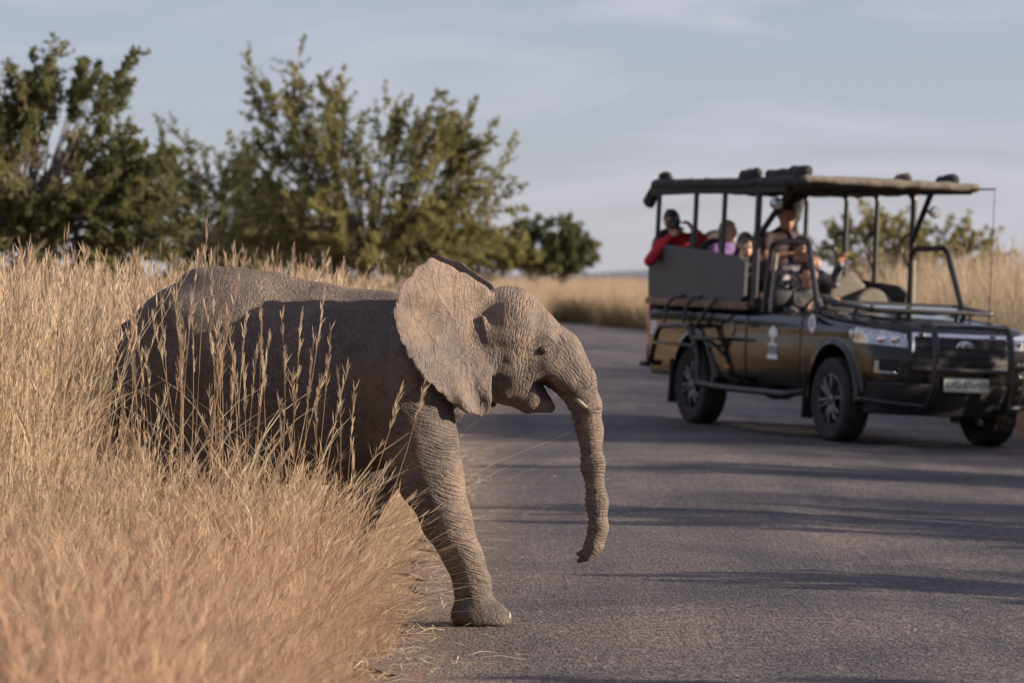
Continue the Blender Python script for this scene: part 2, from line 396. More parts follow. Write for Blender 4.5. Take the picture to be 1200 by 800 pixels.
class Blades:
    """ribbon blades and stalks gathered in numpy lists"""
    def __init__(s): s.V = []; s.F = []; s.T = []; s.n = 0
    def ribbon(s, P, w, tint, face=None):
        P = np.asarray(P, float); m = len(P); d = P[-1] - P[0]
        if face is None:
            a = rng.uniform(0, 2 * PI); face = np.array([math.cos(a), math.sin(a), 0])
        sd_ = np.cross(d, face); ln = np.linalg.norm(sd_)
        if ln < 1e-6: sd_ = np.array([1.0, 0, 0]); ln = 1
        sd_ = sd_ / ln; w = np.broadcast_to(w, (m,))[:, None]
        s.V.append(np.concatenate([P - sd_ * w / 2, P + sd_ * w / 2])); k = np.arange(m - 1)
        s.F.append(np.stack([k, k + 1, k + 1 + m, k + m], 1) + s.n); s.n += 2 * m
        s.T.append(np.full(2 * m, tint))
    def curve(s, base, h, lean, az, droop, m=6):
        t = np.linspace(0, 1, m); r = h * (lean * t + droop * t ** 3)
        z = h * (t - 0.25 * droop * t ** 3)
        return np.stack([base[0] + r * math.cos(az), base[1] + r * math.sin(az), base[2] + z], 1)
    def stalk(s, base, h, lean, az, head=0.22, w=0.004, tint=None, spik=9, fluff=1.0, droop=0.12, sw=0.0055):
        ti = rng.uniform(0.25, 0.8) if tint is None else tint
        P = s.curve(base, h, lean, az, droop, 7)
        s.ribbon(P, np.linspace(w, w * 0.45, 7), ti)
        # seed head: short spikelets hugging the top of the stalk
        for k in range(spik):
            f = 1 - head * rng.uniform(0, 1); x = f * 6; i = min(int(x), 5); p = P[i] + (P[i + 1] - P[i]) * (x - i)
            a = rng.uniform(0, 2 * PI); o = rng.uniform(0.1, 0.5) * fluff; ln = rng.uniform(0.035, 0.075)
            d = np.array([math.cos(a) * o, math.sin(a) * o, 1.0]); d[:2] += np.array([math.cos(az), math.sin(az)]) * (lean + droop)
            d /= np.linalg.norm(d)
            s.ribbon(np.stack([p, p + d * ln * 0.5, p + d * ln]), np.array([sw * 0.3, sw, sw * 0.15]), min(1, ti + rng.uniform(-0.2, 0.1)))
    def blade(s, base, h, lean, az, droop, w=0.006, tint=None):
        P = s.curve(base, h, lean, az, droop, 5)
        s.ribbon(P, np.array([w, w, w * 0.9, w * 0.6, w * 0.1]), rng.uniform(0.1, 0.7) if tint is None else tint)
    def mesh(s, name, mat):
        return np_mesh(name, np.concatenate(s.V), np.concatenate(s.F), mat, False, {'tint': np.concatenate(s.T)})
def tall_clump(seed, n=16, hmin=1.05, hmax=1.6, rad=0.16, spik=10, thick=1.0):
    b = Blades()
    for k in range(n):
        a = rng.uniform(0, 2 * PI); r = rad * math.sqrt(rng.uniform()); base = (r * math.cos(a), r * math.sin(a), -0.02)
        h = rng.uniform(hmin, hmax); az = rng.uniform(0, 2 * PI)
        b.stalk(base, h, abs(rng.normal(0, 0.09)), az, head=rng.uniform(0.12, 0.3), spik=spik, droop=rng.uniform(0, 0.2), w=0.0042 * thick)
        for q in range(2):   # leaves carried on the stalk
            z = h * rng.uniform(0.2, 0.65); b.blade((base[0], base[1], z), rng.uniform(0.2, 0.42), rng.uniform(0.15, 0.6), rng.uniform(0, 2 * PI), rng.uniform(0.1, 0.6), 0.005)
    for k in range(n * 2):
        a = rng.uniform(0, 2 * PI); r = rad * math.sqrt(rng.uniform()); b.blade((r * math.cos(a), r * math.sin(a), -0.02), rng.uniform(0.4, 0.95), rng.uniform(0.02, 0.3), rng.uniform(0, 2 * PI), rng.uniform(0, 0.5))
    return b
def short_clump(seed, n=34, hmin=0.28, hmax=0.72, rad=0.2, fine=1.0):
    b = Blades()
    for k in range(n):
        a = rng.uniform(0, 2 * PI); r = rad * math.sqrt(rng.uniform()); base = (r * math.cos(a), r * math.sin(a), -0.02)
        az = rng.uniform(0, 2 * PI); h = rng.uniform(hmin, hmax) * (1.25 if rng.uniform() < 0.1 else 1.0)
        b.stalk(base, h, abs(rng.normal(0.05, 0.22)), az, head=rng.uniform(0.3, 0.55), spik=8, fluff=1.5, droop=rng.uniform(0.05, 0.5), w=0.0019 * fine, sw=0.0032 * fine)
    for k in range(n * 2):
        a = rng.uniform(0, 2 * PI); r = rad * math.sqrt(rng.uniform()); dead = rng.uniform() < 0.25
        b.blade((r * math.cos(a), r * math.sin(a), -0.02), rng.uniform(0.2, 0.6), rng.uniform(0.5, 1.4) if dead else rng.uniform(0.05, 0.5), rng.uniform(0, 2 * PI), rng.uniform(0, 0.8), 0.0024 * fine, rng.uniform(0.0, 0.3) if dead else None)
    return b
def clump_set(name, fn, count, mat, **kw):
    c = bpy.data.collections.new(name)
    for k in range(count):
        c.objects.link(bpy.data.objects.new(name, fn(k, **kw).mesh(name, mat)))
    return c
C_TALL = clump_set('tall_tuft', tall_clump, 6, M_STRAW)
C_MID = clump_set('tall_tuft_rust', tall_clump, 4, M_RUST, n=14, hmin=0.9, hmax=1.5)
C_SHORT = clump_set('short_tuft', short_clump, 6, M_RUST)
C_SHORTS = clump_set('short_tuft_straw', short_clump, 5, M_STRAW)
C_FAR = clump_set('far_tuft', tall_clump, 4, M_STRAW, n=26, hmin=1.0, hmax=1.55, rad=0.5, spik=5, thick=1.7)
def scatter(name, label, pts, coll, scl, tilt=0.08, lean_to=None, zs=None):
    """grass nobody could count: tufts set on points by geometry nodes"""
    n = len(pts); me = bpy.data.meshes.new(name); me.vertices.add(n); me.vertices.foreach_set('co', np.asarray(pts, np.float32).ravel())
    rot = np.stack([rng.normal(0, tilt, n), rng.normal(0, tilt, n), rng.uniform(0, 2 * PI, n)], 1)
    S3 = np.stack([scl, scl, scl if zs is None else zs], 1)
    if lean_to is not None: pass
    for nm, a, ty in (('rot', rot, 'FLOAT_VECTOR'), ('scl', S3, 'FLOAT_VECTOR'), ('pick', rng.integers(0, len(coll.objects), n), 'INT')):
        at = me.attributes.new(nm, ty, 'POINT'); at.data.foreach_set('vector' if ty == 'FLOAT_VECTOR' else 'value', np.asarray(a, np.float32 if ty != 'INT' else np.int32).ravel())
    o = link(name, me); g = bpy.data.node_groups.new(name, 'GeometryNodeTree')
    g.interface.new_socket('Geometry', in_out='INPUT', socket_type='NodeSocketGeometry'); g.interface.new_socket('Geometry', in_out='OUTPUT', socket_type='NodeSocketGeometry')
    gi, go = g.nodes.new('NodeGroupInput'), g.nodes.new('NodeGroupOutput'); ci = g.nodes.new('GeometryNodeCollectionInfo')
    ci.inputs['Collection'].default_value = coll; ci.inputs['Separate Children'].default_value = True; ci.inputs['Reset Children'].default_value = True
    ip = g.nodes.new('GeometryNodeInstanceOnPoints'); ip.inputs['Pick Instance'].default_value = True
    m2p = g.nodes.new('GeometryNodeMeshToPoints')
    def attr(nm, ty):
        a = g.nodes.new('GeometryNodeInputNamedAttribute'); a.data_type = ty; a.inputs['Name'].default_value = nm; return a.outputs[0]
    g.links.new(gi.outputs[0], m2p.inputs[0]); g.links.new(m2p.outputs[0], ip.inputs['Points']); g.links.new(ci.outputs[0], ip.inputs['Instance'])
    e2r = g.nodes.new('FunctionNodeEulerToRotation'); g.links.new(attr('rot', 'FLOAT_VECTOR'), e2r.inputs[0]); g.links.new(e2r.outputs[0], ip.inputs['Rotation'])
    g.links.new(attr('scl', 'FLOAT_VECTOR'), ip.inputs['Scale']); g.links.new(attr('pick', 'INT'), ip.inputs['Instance Index'])
    g.links.new(ip.outputs[0], go.inputs[0])
    md = o.modifiers.new('scatter', 'NODES'); md.node_group = g
    tag(o, label, 'grass', kind='stuff'); return o
def field(n, x0, x1, y0, y1, keep=None):
    x = rng.uniform(x0, x1, n); y = rng.uniform(y0, y1, n)
    if keep is not None:
        k = keep(x, y); x, y = x[k], y[k]
    return np.stack([x, y, gz(x)], 1)
EY = 15.15                                                     # the elephant's centre line
def off_road(m): return lambda x, y: x < road_left(y) - m
# foreground: knee-high, rusty, falling over the edge of the asphalt
def fg(n):
    p = field(n, -2.4, -0.5, 9.0, 14.5, lambda x, y: x < road_left(y) - 0.16 - 0.10 * np.sin(y * 2.1) - 0.08 * np.sin(y * 5.3))
    sc = (1.0 - np.clip((p[:, 0] + 0.95) / 0.4, 0, 1) * 0.48) * np.where(p[:, 0] > -1.45, 0.92, 1.0) * rng.uniform(0.65, 1.15, len(p))
    return p, sc
p, sc = fg(320); scatter('foreground_grass', 'knee-high rusty dry grass spilling towards the edge of the asphalt', p, C_SHORT, sc, 0.14)
p, sc = fg(220); scatter('pale_foreground_grass', 'wispy pale straw grass mixed through the rusty grass by the asphalt', p, C_SHORTS, sc * 0.95, 0.14)
p = field(520, -2.6, -0.62, 13.6, 20.0, lambda x, y: (x < road_left(y) - 0.25) & ~((x > -1.75) & (x < -0.1) & (np.abs(y - EY) < 0.42)))
p2 = field(30, -1.18, -0.85, 14.25, 14.72); p = np.concatenate([p, p2])
scatter('straw_understorey', 'pale straw undergrowth round the feet of the elephant', p, C_SHORTS, np.where((p[:, 1] < 15) & (p[:, 0] > -0.85), 0.55, 1.0) * rng.uniform(0.7, 1.2, len(p)), 0.12)
p = field(80, -1.25, -0.52, 5.6, 9.0, lambda x, y: x < -0.66 - 0.06 * np.sin(y * 4))
scatter('near_grass', 'blurred thigh-high grass at the edge of the road close by, before the rusty grass', p, C_SHORT, rng.uniform(1.0, 1.35, len(p)) * (1 - np.clip((p[:, 0] + 0.95) / 0.4, 0, 1) * 0.45), 0.14)
p = field(40, -2.4, -1.35, 10.5, 14.2)
scatter('loose_grass', 'loose half-height stalks standing above the foreground grass', p, C_TALL, rng.uniform(0.45, 0.7, len(p)), 0.12)
# tall stand beside and behind the elephant
def keep_tall(x, y):
    clear = (x > -1.72) & (x < 0.3) & (y > 13.6) & (y < EY + 0.55)
    front = (y < 14.6) & (x > -1.80 + (14.6 - y) * 0.10)
    return (x < road_left(y) - 0.55) & ~clear & ~front
p = field(680, -3.2, -0.6, 13.2, 23.0, keep_tall)
d_ = np.clip((p[:, 0] + 1.0) / 0.6, 0, 1); sc = rng.uniform(0.86, 1.05, len(p)) * (1 - 0.35 * d_)
scatter('tall_grass', 'tall straw-coloured grass standing beside and behind the elephant', p, C_TALL, sc, 0.05)
# field on the left out to the trees, and the bank beyond the bend
p = field(3000, -19.0, 2.0, 24.0, 135.0, lambda x, y: (x < road_left(y) - 0.5) & (x > -0.16 * y - 1.0))
scatter('grass_field', 'open field of dry grass between the road and the trees', p, C_FAR, rng.uniform(0.85, 1.08, len(p)), 0.05)
p = field(2000, 0.5, 26.0, 96.0, 140.0, lambda x, y: y > 117 - np.clip((x - 1.9) * 4.2, 0, 19))
scatter('far_bank_grass', 'bank of tall pale grass beyond the far bend of the road', p, C_FAR, rng.uniform(0.9, 1.12, len(p)), 0.05)
# right verge
def keep_right(x, y): return x > ROAD_R + 0.1 + np.clip(y - 55, 0, 999) ** 1.6 * 0.12
p = field(1500, 5.3, 12.0, 22.0, 70.0, lambda x, y: keep_right(x, y) & ((y > 33) | (rng.uniform(0, 1, len(x)) < 0.7)))
hz = np.where((p[:, 1] > 34) , rng.uniform(0.95, 1.42, len(p)), rng.uniform(0.85, 1.1, len(p)) * np.clip(0.85 + 0.6 * np.sin(p[:, 1] * 1.7 + 0.6), 0.3, 1.05))
scatter('right_verge_grass', 'tall brown grass on the verge behind the open vehicle', p, C_FAR, hz, 0.06)
p = field(520, 5.35, 7.6, 8.0, 24.0, lambda x, y: keep_right(x, y) & ((y < 13.2) | (y > 15.1)))
gap = np.clip(0.55 + 0.75 * np.sin(p[:, 1] * 1.9 + 0.8) + 0.45 * np.sin(p[:, 1] * 4.7), 0, 1)
scatter('right_verge_short_grass', 'waist-high grass on the verge across the road from the elephant', p, C_MID, rng.uniform(0.85, 1.1, len(p)) * (0.38 + 0.62 * gap), 0.06)
# tufts outside the bend, coloured dark for the shade at the bank's foot
M_BANK_SHADE = grass_mat('bank_shade_grass', [(0.0, (0.05, 0.05, 0.028)), (0.5, (0.10, 0.09, 0.05)), (1.0, (0.19, 0.155, 0.09))])
C_BANK_SHADE = clump_set('bank_shade_tuft', short_clump, 3, M_BANK_SHADE, n=40, hmin=0.4, hmax=0.9, rad=0.5, fine=3.0)
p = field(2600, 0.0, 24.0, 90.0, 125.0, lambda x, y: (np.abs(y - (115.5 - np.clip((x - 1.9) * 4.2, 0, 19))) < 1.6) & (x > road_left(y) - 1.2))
scatter('bank_shade_strip', 'short grass along the far bend of the road, coloured dark as the shade under the bank', p, C_BANK_SHADE, rng.uniform(0.7, 1.2, len(p)), 0.08)
# stray straw on the asphalt along the edge
b = Blades()
for k in range(2600):
    y = rng.uniform(11.0, 30.0); x = float(road_left(y)) + rng.normal(-0.05, 0.17); a = rng.uniform(0, 2 * PI); l = rng.uniform(0.03, 0.22)
    z0 = 0.007 + rng.uniform(0, 0.02); d = np.array([math.cos(a), math.sin(a), 0]) * l
    P = np.stack([[x, y, z0], np.array([x, y, z0 + rng.uniform(0, 0.02)]) + d * 0.5, np.array([x, y, z0]) + d])
    b.ribbon(P, np.array([0.003, 0.005, 0.002]), rng.uniform(0.2, 1), np.array([0, 0, 1.0]) + rng.normal(0, 0.3, 3))
for k in range(160):
    y = rng.uniform(11.0, 26.0); x = rng.uniform(-0.4, 4.5); a = rng.uniform(0, 2 * PI); l = rng.uniform(0.02, 0.08); zz = float(gz(x)) + 0.008
    d = np.array([math.cos(a), math.sin(a), 0]) * l
    b.ribbon(np.stack([[x, y, zz], np.array([x, y, zz + 0.004]) + d]), 0.004, rng.uniform(0.2, 1), np.array([0, 0, 1.0]))
tag(link('straw_litter', b.mesh('straw_litter', M_STRAW)), 'loose bits of straw lying along the edge of the asphalt', 'straw', kind='stuff')
# ------------------------------------------------------------------ trees and bushes
def leaf_mat(name, dark, mid, light):
    return grass_mat(name, [(0.0, dark), (0.45, mid), (1.0, light)], 0.5)
M_LEAF_A = leaf_mat('leaf_deep_green', (0.070, 0.083, 0.040), (0.142, 0.153, 0.066), (0.25, 0.245, 0.108))
M_LEAF_B = leaf_mat('leaf_yellow_green', (0.16, 0.162, 0.068), (0.275, 0.265, 0.105), (0.40, 0.365, 0.16))
M_LEAF_C = leaf_mat('leaf_grey_green', (0.09, 0.105, 0.052), (0.16, 0.172, 0.080), (0.27, 0.265, 0.125))
M_BARK = simple('bark', (0.19, 0.155, 0.12), 0.9, vary=0.35, scale=14, bump=0.6, bscale=50)
def tree(name, label, group, Y, base_u, lobes, leaf, n_clu, twigs, leafsize, stems=4, depth=0.8, twig_len=(0.35, 0.85), spread=0.5, leaf_n=26, up=0.55):
    s = Y / F_PX; base = Vector(((base_u - 600) * s, Y, 0.0)); base.z = float(gz(base.x)) - 0.03
    root = empty(name, base); tag(root, label, 'tree' if 'tree' in name else 'bush', group)
    LB = []
    for (u, v, ru, rv) in lobes:
        c = px(u, v, Y) - base; LB.append((np.array(c), np.array([ru * s, max(ru * s * depth, rv * s * 0.8), rv * s])))
    W = np.array([r[0] * r[2] for _, r in LB]); W = W / W.sum(); crown_c = sum(w * c for w, (c, r) in zip(W, LB))
    mb = MB(); lv, lf, lt = [], [], []; nv = 0
    # limbs: several stems from the foot, one branch to each foliage cluster
    stem_dirs = [np.array([math.cos(a) * 0.12, math.sin(a) * 0.12, 0]) for a in np.linspace(0.3, 2 * PI + 0.3, stems, endpoint=False)]
    forks = []
    for sdv in stem_dirs:
        c, r = LB[rng.choice(len(LB), p=W)]; top = c * np.array([0.45, 0.45, 0.55]) + rng.normal(0, 0.06, 3) * r
        pts = [Vector(sdv), Vector(sdv * 2 + top * 0.4 + rng.normal(0, 0.05, 3)), Vector(top)]
        R = 0.028 * max(1.0, c[2]); mb.tube(fillet(pts, 9, 6), R, 7, 0, R * 0.55); forks.append(np.array(top))
    for k in range(n_clu):
        li = rng.choice(len(LB), p=W); c, r = LB[li]
        d = rng.normal(0, 1, 3); d /= np.linalg.norm(d); rad = rng.uniform(0.25, 1.0) ** 0.6
        cc = c + d * r * rad
        if cc[2] < 0.25: cc[2] = rng.uniform(0.25, 0.6)
        f = forks[int(np.argmin([np.linalg.norm(q - cc) for q in forks]))]
        mid = (f + cc) / 2 + rng.normal(0, 0.1, 3) + np.array([0, 0, 0.08])
        mb.tube(fillet([Vector(f), Vector(mid), Vector(cc)], 9, 3), 0.022, 5, 0, 0.007)
        out = cc - crown_c; out = out / (np.linalg.norm(out) + 1e-6)
        ctint = rng.uniform(0.15, 0.8)
        axd = out * rng.uniform(0.5, 1.1) + rng.normal(0, spread, 3) + np.array([0, 0, up]); axd /= np.linalg.norm(axd); axl = rng.uniform(*twig_len)
        mb.tube([Vector(cc), Vector(cc + axd * axl * 0.5), Vector(cc + axd * axl)], 0.009, 4, 0, 0.003)
        for q in range(twigs):                                       # a plume: side twigs shorten towards the tip
            ta = (q + rng.uniform(0, 1)) / twigs; td = axd * rng.uniform(0.6, 1.0) + rng.normal(0, 0.42, 3); td /= np.linalg.norm(td)
            ln = axl * (0.55 - 0.33 * ta) * rng.uniform(0.7, 1.2); p0 = cc + axd * axl * ta
            bend = np.array([0, 0, -0.10 * ln]) + rng.normal(0, 0.03, 3)
            T = np.linspace(0, 1, 5)[:, None]; C = p0 + td * ln * T + bend * T ** 2
            mb.tube([Vector(x) for x in C[::2]], 0.0045, 3, 0, 0.002)
            n = leaf_n; t = rng.uniform(0.02, 1.0, n)[:, None]; pos = p0 + td * ln * t + bend * t ** 2
            side = np.cross(td, rng.normal(0, 1, (n, 3))); side /= np.linalg.norm(side, axis=1, keepdims=True)
            ld = td * 0.6 + side; ld /= np.linalg.norm(ld, axis=1, keepdims=True)
            wd = np.cross(ld, rng.normal(0, 1, (n, 3))); wd /= np.linalg.norm(wd, axis=1, keepdims=True)
            L_ = (leafsize * rng.uniform(0.6, 1.3, n) * (1.15 - 0.6 * t[:, 0]))[:, None]
            quad = np.stack([pos, pos + ld * L_ * 0.5 + wd * L_ * 0.22, pos + ld * L_, pos + ld * L_ * 0.5 - wd * L_ * 0.22], 1)
            lv.append(quad.reshape(-1, 3)); lf.append(np.arange(4 * n).reshape(n, 4) + nv); nv += 4 * n
            lt.append(np.repeat(np.clip(ctint + rng.normal(0, 0.14, n), 0, 1), 4))
    mb.build('trunk', M_BARK, root)
    link('crown', np_mesh('crown', np.concatenate(lv), np.concatenate(lf), leaf, False, {'tint': np.concatenate(lt)}), root)
    return root
G = 'trees beyond the grass'
tree('thorn_tree', 'big dense dark green thorn tree rising above the tall grass behind the elephant', G, 44.0, 35,
     [(5, 150, 75, 50), (95, 135, 48, 28), (50, 215, 105, 65), (120, 235, 50, 50), (-40, 205, 70, 95), (50, 270, 120, 45), (135, 275, 48, 32), (20, 300, 130, 30)],
     M_LEAF_A, 310, 9, 0.080, 5, leaf_n=32, twig_len=(0.4, 0.95), spread=0.38)
tree('thorn_tree', 'wide airy yellow-green thorn tree standing above the back of the elephant', G, 58.0, 430,
     [(330, 150, 40, 18), (390, 150, 48, 26), (415, 205, 90, 42), (495, 195, 48, 28), (530, 215, 26, 28), (500, 250, 80, 36), (395, 260, 100, 42), (475, 285, 90, 34), (345, 215, 45, 42), (420, 298, 130, 26), (515, 270, 40, 30), (400, 285, 120, 34)],
     M_LEAF_B, 265, 9, 0.078, 5, twig_len=(0.55, 1.2), leaf_n=36, spread=0.34)
tree('thorn_tree', 'smaller grey-green thorn tree growing in the gap between the two big thorn trees', G, 64.0, 255,
     [(218, 225, 22, 28), (262, 232, 35, 20), (250, 258, 60, 34), (225, 288, 60, 32), (310, 272, 50, 38), (270, 300, 80, 24)],
     M_LEAF_C, 140, 9, 0.085, 4, leaf_n=30, spread=0.32, twig_len=(0.5, 1.1))
tree('round_tree', 'rounded far tree above the pale grass at the bend of the road', G, 122.0, 645,
     [(640, 286, 42, 22), (612, 296, 34, 20), (670, 297, 26, 18), (640, 306, 50, 14)], M_LEAF_C, 130, 7, 0.20, 3, twig_len=(0.3, 0.7), leaf_n=18, spread=0.5)
tree('low_bush', 'low yellowish bush beside the rounded far tree', G, 104.0, 565,
     [(560, 298, 33, 16), (595, 303, 25, 12)], M_LEAF_B, 50, 6, 0.18, 3, twig_len=(0.3, 0.6), leaf_n=18)
tree('low_bush', 'low green bush under the right side of the airy thorn tree', G, 74.0, 520,
     [(520, 302, 45, 16), (470, 304, 40, 18)], M_LEAF_C, 50, 6, 0.14, 3, twig_len=(0.3, 0.6), leaf_n=18)
G2 = 'bushes behind the vehicle'
tree('thorn_bush', 'loose yellow-green bush seen between the roof posts of the vehicle', G2, 76.0, 1015,
     [(1000, 284, 24, 16), (1035, 280, 34, 14), (1015, 302, 50, 14), (1060, 302, 30, 14)], M_LEAF_B, 70, 7, 0.10, 4, twig_len=(0.35, 0.7), leaf_n=18, spread=0.35)
tree('thorn_bush', 'low green bush over the bonnet of the vehicle', G2, 72.0, 1100,
     [(1085, 298, 28, 12), (1112, 290, 16, 14), (1135, 306, 34, 10), (1090, 310, 40, 8)], M_LEAF_B, 60, 7, 0.11, 4, twig_len=(0.35, 0.75), leaf_n=18, spread=0.35)
# bushes of the right verge, beyond the edge of the picture: the shade across the road and the vehicle comes from them
def verge_bush(label, x, y, h, w):
    s = y / F_PX; u = 600 + x / s; z0 = float(gz(x)); v = lambda z: HORIZON - (z + z0 - CAM_H) / s
    tree('verge_bush', label, 'bushes on the right verge', y, u, [(u, v(h * 0.62), w / s, h * 0.34 / s), (u - w * 0.5 / s, v(h * 0.4), w * 0.8 / s, h * 0.36 / s), (u + w * 0.6 / s, v(h * 0.4), w * 0.7 / s, h * 0.36 / s)],
         M_LEAF_A, 95, 7, 0.12, 4, twig_len=(0.3, 0.6), leaf_n=20, spread=0.5, depth=1.1)
verge_bush('dense green bush on the right verge level with the bumper of the vehicle', 8.6, 31.4, 2.7, 1.0)
verge_bush('dense bush on the right verge across the road, between the vehicle and the elephant', 9.2, 26.5, 2.3, 0.9)
verge_bush('tall dense bush on the right verge, halfway from the elephant to the vehicle', 9.5, 20.6, 2.6, 1.1)
verge_bush('low bush on the right verge, nearer than the elephant', 7.4, 11.5, 1.7, 0.9)
verge_bush('low bush on the right verge directly across the road from the elephant', 8.6, 16.3, 1.9, 0.8)
# ------------------------------------------------------------------ the elephant
def skin_mat():
    m, t, b = new_mat('elephant_skin'); b.inputs['Roughness'].default_value = 0.85; b.inputs['Specular IOR Level'].default_value = 0.25
    tc = N(t, 'ShaderNodeTexCoord'); P = tc.outputs['Object']
    def att(n): return N(t, 'ShaderNodeAttribute', attribute_name=n).outputs['Fac']
    def math_(op, a, c, d=None):
        n = N(t, 'ShaderNodeMath', operation=op)
        for i_, x in enumerate((a, c, d)):
            if x is None: continue
            if isinstance(x, (int, float)): n.inputs[i_].default_value = x
            else: t.links.new(x, n.inputs[i_])
        return n.outputs[0]
    def noise(scale, detail=3.0, vec=P, rough=0.55):
        n = N(t, 'ShaderNodeTexNoise', Scale=scale, Detail=detail, Roughness=rough); t.links.new(vec, n.inputs['Vector']); return n.outputs['Fac']
    # colour: grey hide, dusted with red-brown soil
    dust = ramp(t, [(0.34, (0.086, 0.077, 0.074)), (0.55, (0.132, 0.110, 0.098)), (0.82, (0.225, 0.174, 0.138))])
    dn = noise(3.2, 6.0, rough=0.65); t.links.new(math_('ADD', dn, math_('MULTIPLY', att('dust'), 0.26)), dust.inputs[0])
    sp = ramp(t, [(0.3, (0.72, 0.72, 0.73)), (0.65, (1.12, 1.1, 1.08))]); t.links.new(noise(38.0, 5.0, rough=0.7), sp.inputs[0])
    mu = N(t, 'ShaderNodeMix', data_type='RGBA', blend_type='MULTIPLY'); mu.inputs[0].default_value = 0.85
    t.links.new(dust.outputs[0], mu.inputs[6]); t.links.new(sp.outputs[0], mu.inputs[7])
    # creases: stripes across an arc-length coordinate, broken up by noise
    warp = math_('MULTIPLY', math_('SUBTRACT', noise(9.0, 5.0, rough=0.62), 0.5), 15.0)
    brk = N(t, 'ShaderNodeMapRange'); brk.inputs['From Min'].default_value = 0.36; brk.inputs['From Max'].default_value = 0.64; t.links.new(noise(17.0, 4.0, rough=0.6), brk.inputs['Value'])
    cx = N(t, 'ShaderNodeCombineXYZ'); t.links.new(math_('ADD', att('ws'), math_('MULTIPLY', warp, 0.11)), cx.inputs[0]); t.links.new(math_('ADD', att('wt'), math_('MULTIPLY', warp, 0.05)), cx.inputs[1])
    vo = N(t, 'ShaderNodeTexVoronoi', Scale=1.0, feature='DISTANCE_TO_EDGE', voronoi_dimensions='2D'); t.links.new(cx.outputs[0], vo.inputs['Vector'])
    vr = N(t, 'ShaderNodeMapRange', interpolation_type='SMOOTHSTEP'); vr.inputs['From Max'].default_value = 0.30; t.links.new(vo.outputs['Distance'], vr.inputs['Value']); sn = vr.outputs[0]
    stripes = math_('MULTIPLY', math_('MULTIPLY', sn, att('wm')), math_('MULTIPLY_ADD', brk.outputs[0], 0.8, 0.2))
    # net of cracks
    mpv = N(t, 'ShaderNodeMapping'); mpv.inputs['Scale'].default_value = (1.25, 1.0, 0.85); t.links.new(P, mpv.inputs['Vector'])
    wv = N(t, 'ShaderNodeTexNoise', Scale=9.0, Detail=3.0); t.links.new(mpv.outputs[0], wv.inputs['Vector'])
    mixv = N(t, 'ShaderNodeMix', data_type='RGBA'); mixv.inputs[0].default_value = 0.10
    t.links.new(mpv.outputs[0], mixv.inputs[6]); t.links.new(wv.outputs['Color'], mixv.inputs[7])
    def crack(scale):
        v = N(t, 'ShaderNodeTexVoronoi', Scale=scale, feature='DISTANCE_TO_EDGE'); t.links.new(mixv.outputs[2], v.inputs['Vector'])
        r = N(t, 'ShaderNodeMapRange'); r.inputs['From Max'].default_value = 0.22; t.links.new(v.outputs['Distance'], r.inputs['Value']); return r.outputs[0]
    net = math_('ADD', math_('MULTIPLY', crack(52.0), 0.55), math_('MULTIPLY', crack(105.0), 0.45))
    h = math_('ADD', math_('MULTIPLY', math_('MULTIPLY', net, math_('MULTIPLY_ADD', att('ear'), -0.65, 1.0)), math_('MULTIPLY_ADD', att('wm'), -0.5, 0.88)), math_('MULTIPLY', stripes, 1.0))
    h = math_('ADD', h, math_('MULTIPLY', noise(140.0, 3.0), 0.35))
    vein = N(t, 'ShaderNodeTexVoronoi', Scale=9.0, feature='DISTANCE_TO_EDGE'); t.links.new(mixv.outputs[2], vein.inputs['Vector'])
    vm = N(t, 'ShaderNodeMapRange', interpolation_type='SMOOTHSTEP'); vm.inputs['From Max'].default_value = 0.10; vm.inputs['To Min'].default_value = 1.0; vm.inputs['To Max'].default_value = 0.0; t.links.new(vein.outputs['Distance'], vm.inputs['Value'])
    h = math_('ADD', h, math_('MULTIPLY', math_('MULTIPLY', vm.outputs[0], att('ear')), 0.45))
    bp = N(t, 'ShaderNodeBump', Strength=1.0, Distance=0.0062); t.links.new(h, bp.inputs['Height'])
    b2 = N(t, 'ShaderNodeBump', Strength=0.6, Distance=0.02); t.links.new(noise(11.0, 4.0), b2.inputs['Height']); t.links.new(bp.outputs[0], b2.inputs['Normal'])
    t.links.new(b2.outputs[0], b.inputs['Normal'])
    # base colour goes darker along the net of cracks
    cv = ramp(t, [(0.10, (0.62, 0.60, 0.60)), (0.55, (1.0, 1.0, 1.0))]); t.links.new(net, cv.inputs[0])
    mu2 = N(t, 'ShaderNodeMix', data_type='RGBA', blend_type='MULTIPLY'); mu2.inputs[0].default_value = 0.6
    t.links.new(mu.outputs[2], mu2.inputs[6]); t.links.new(cv.outputs[0], mu2.inputs[7])
    mm = N(t, 'ShaderNodeMix', data_type='RGBA'); t.links.new(att('mouth'), mm.inputs[0]); t.links.new(mu2.outputs[2], mm.inputs[6]); mm.inputs[7].default_value = (0.10, 0.055, 0.05, 1)
    t.links.new(mm.outputs[2], b.inputs['Base Color'])
    return m
ES = F_PX / EY
def E_(u, v, dy=0.0): return np.array(px(u, v, EY + dy))
def r_(p): return p / ES
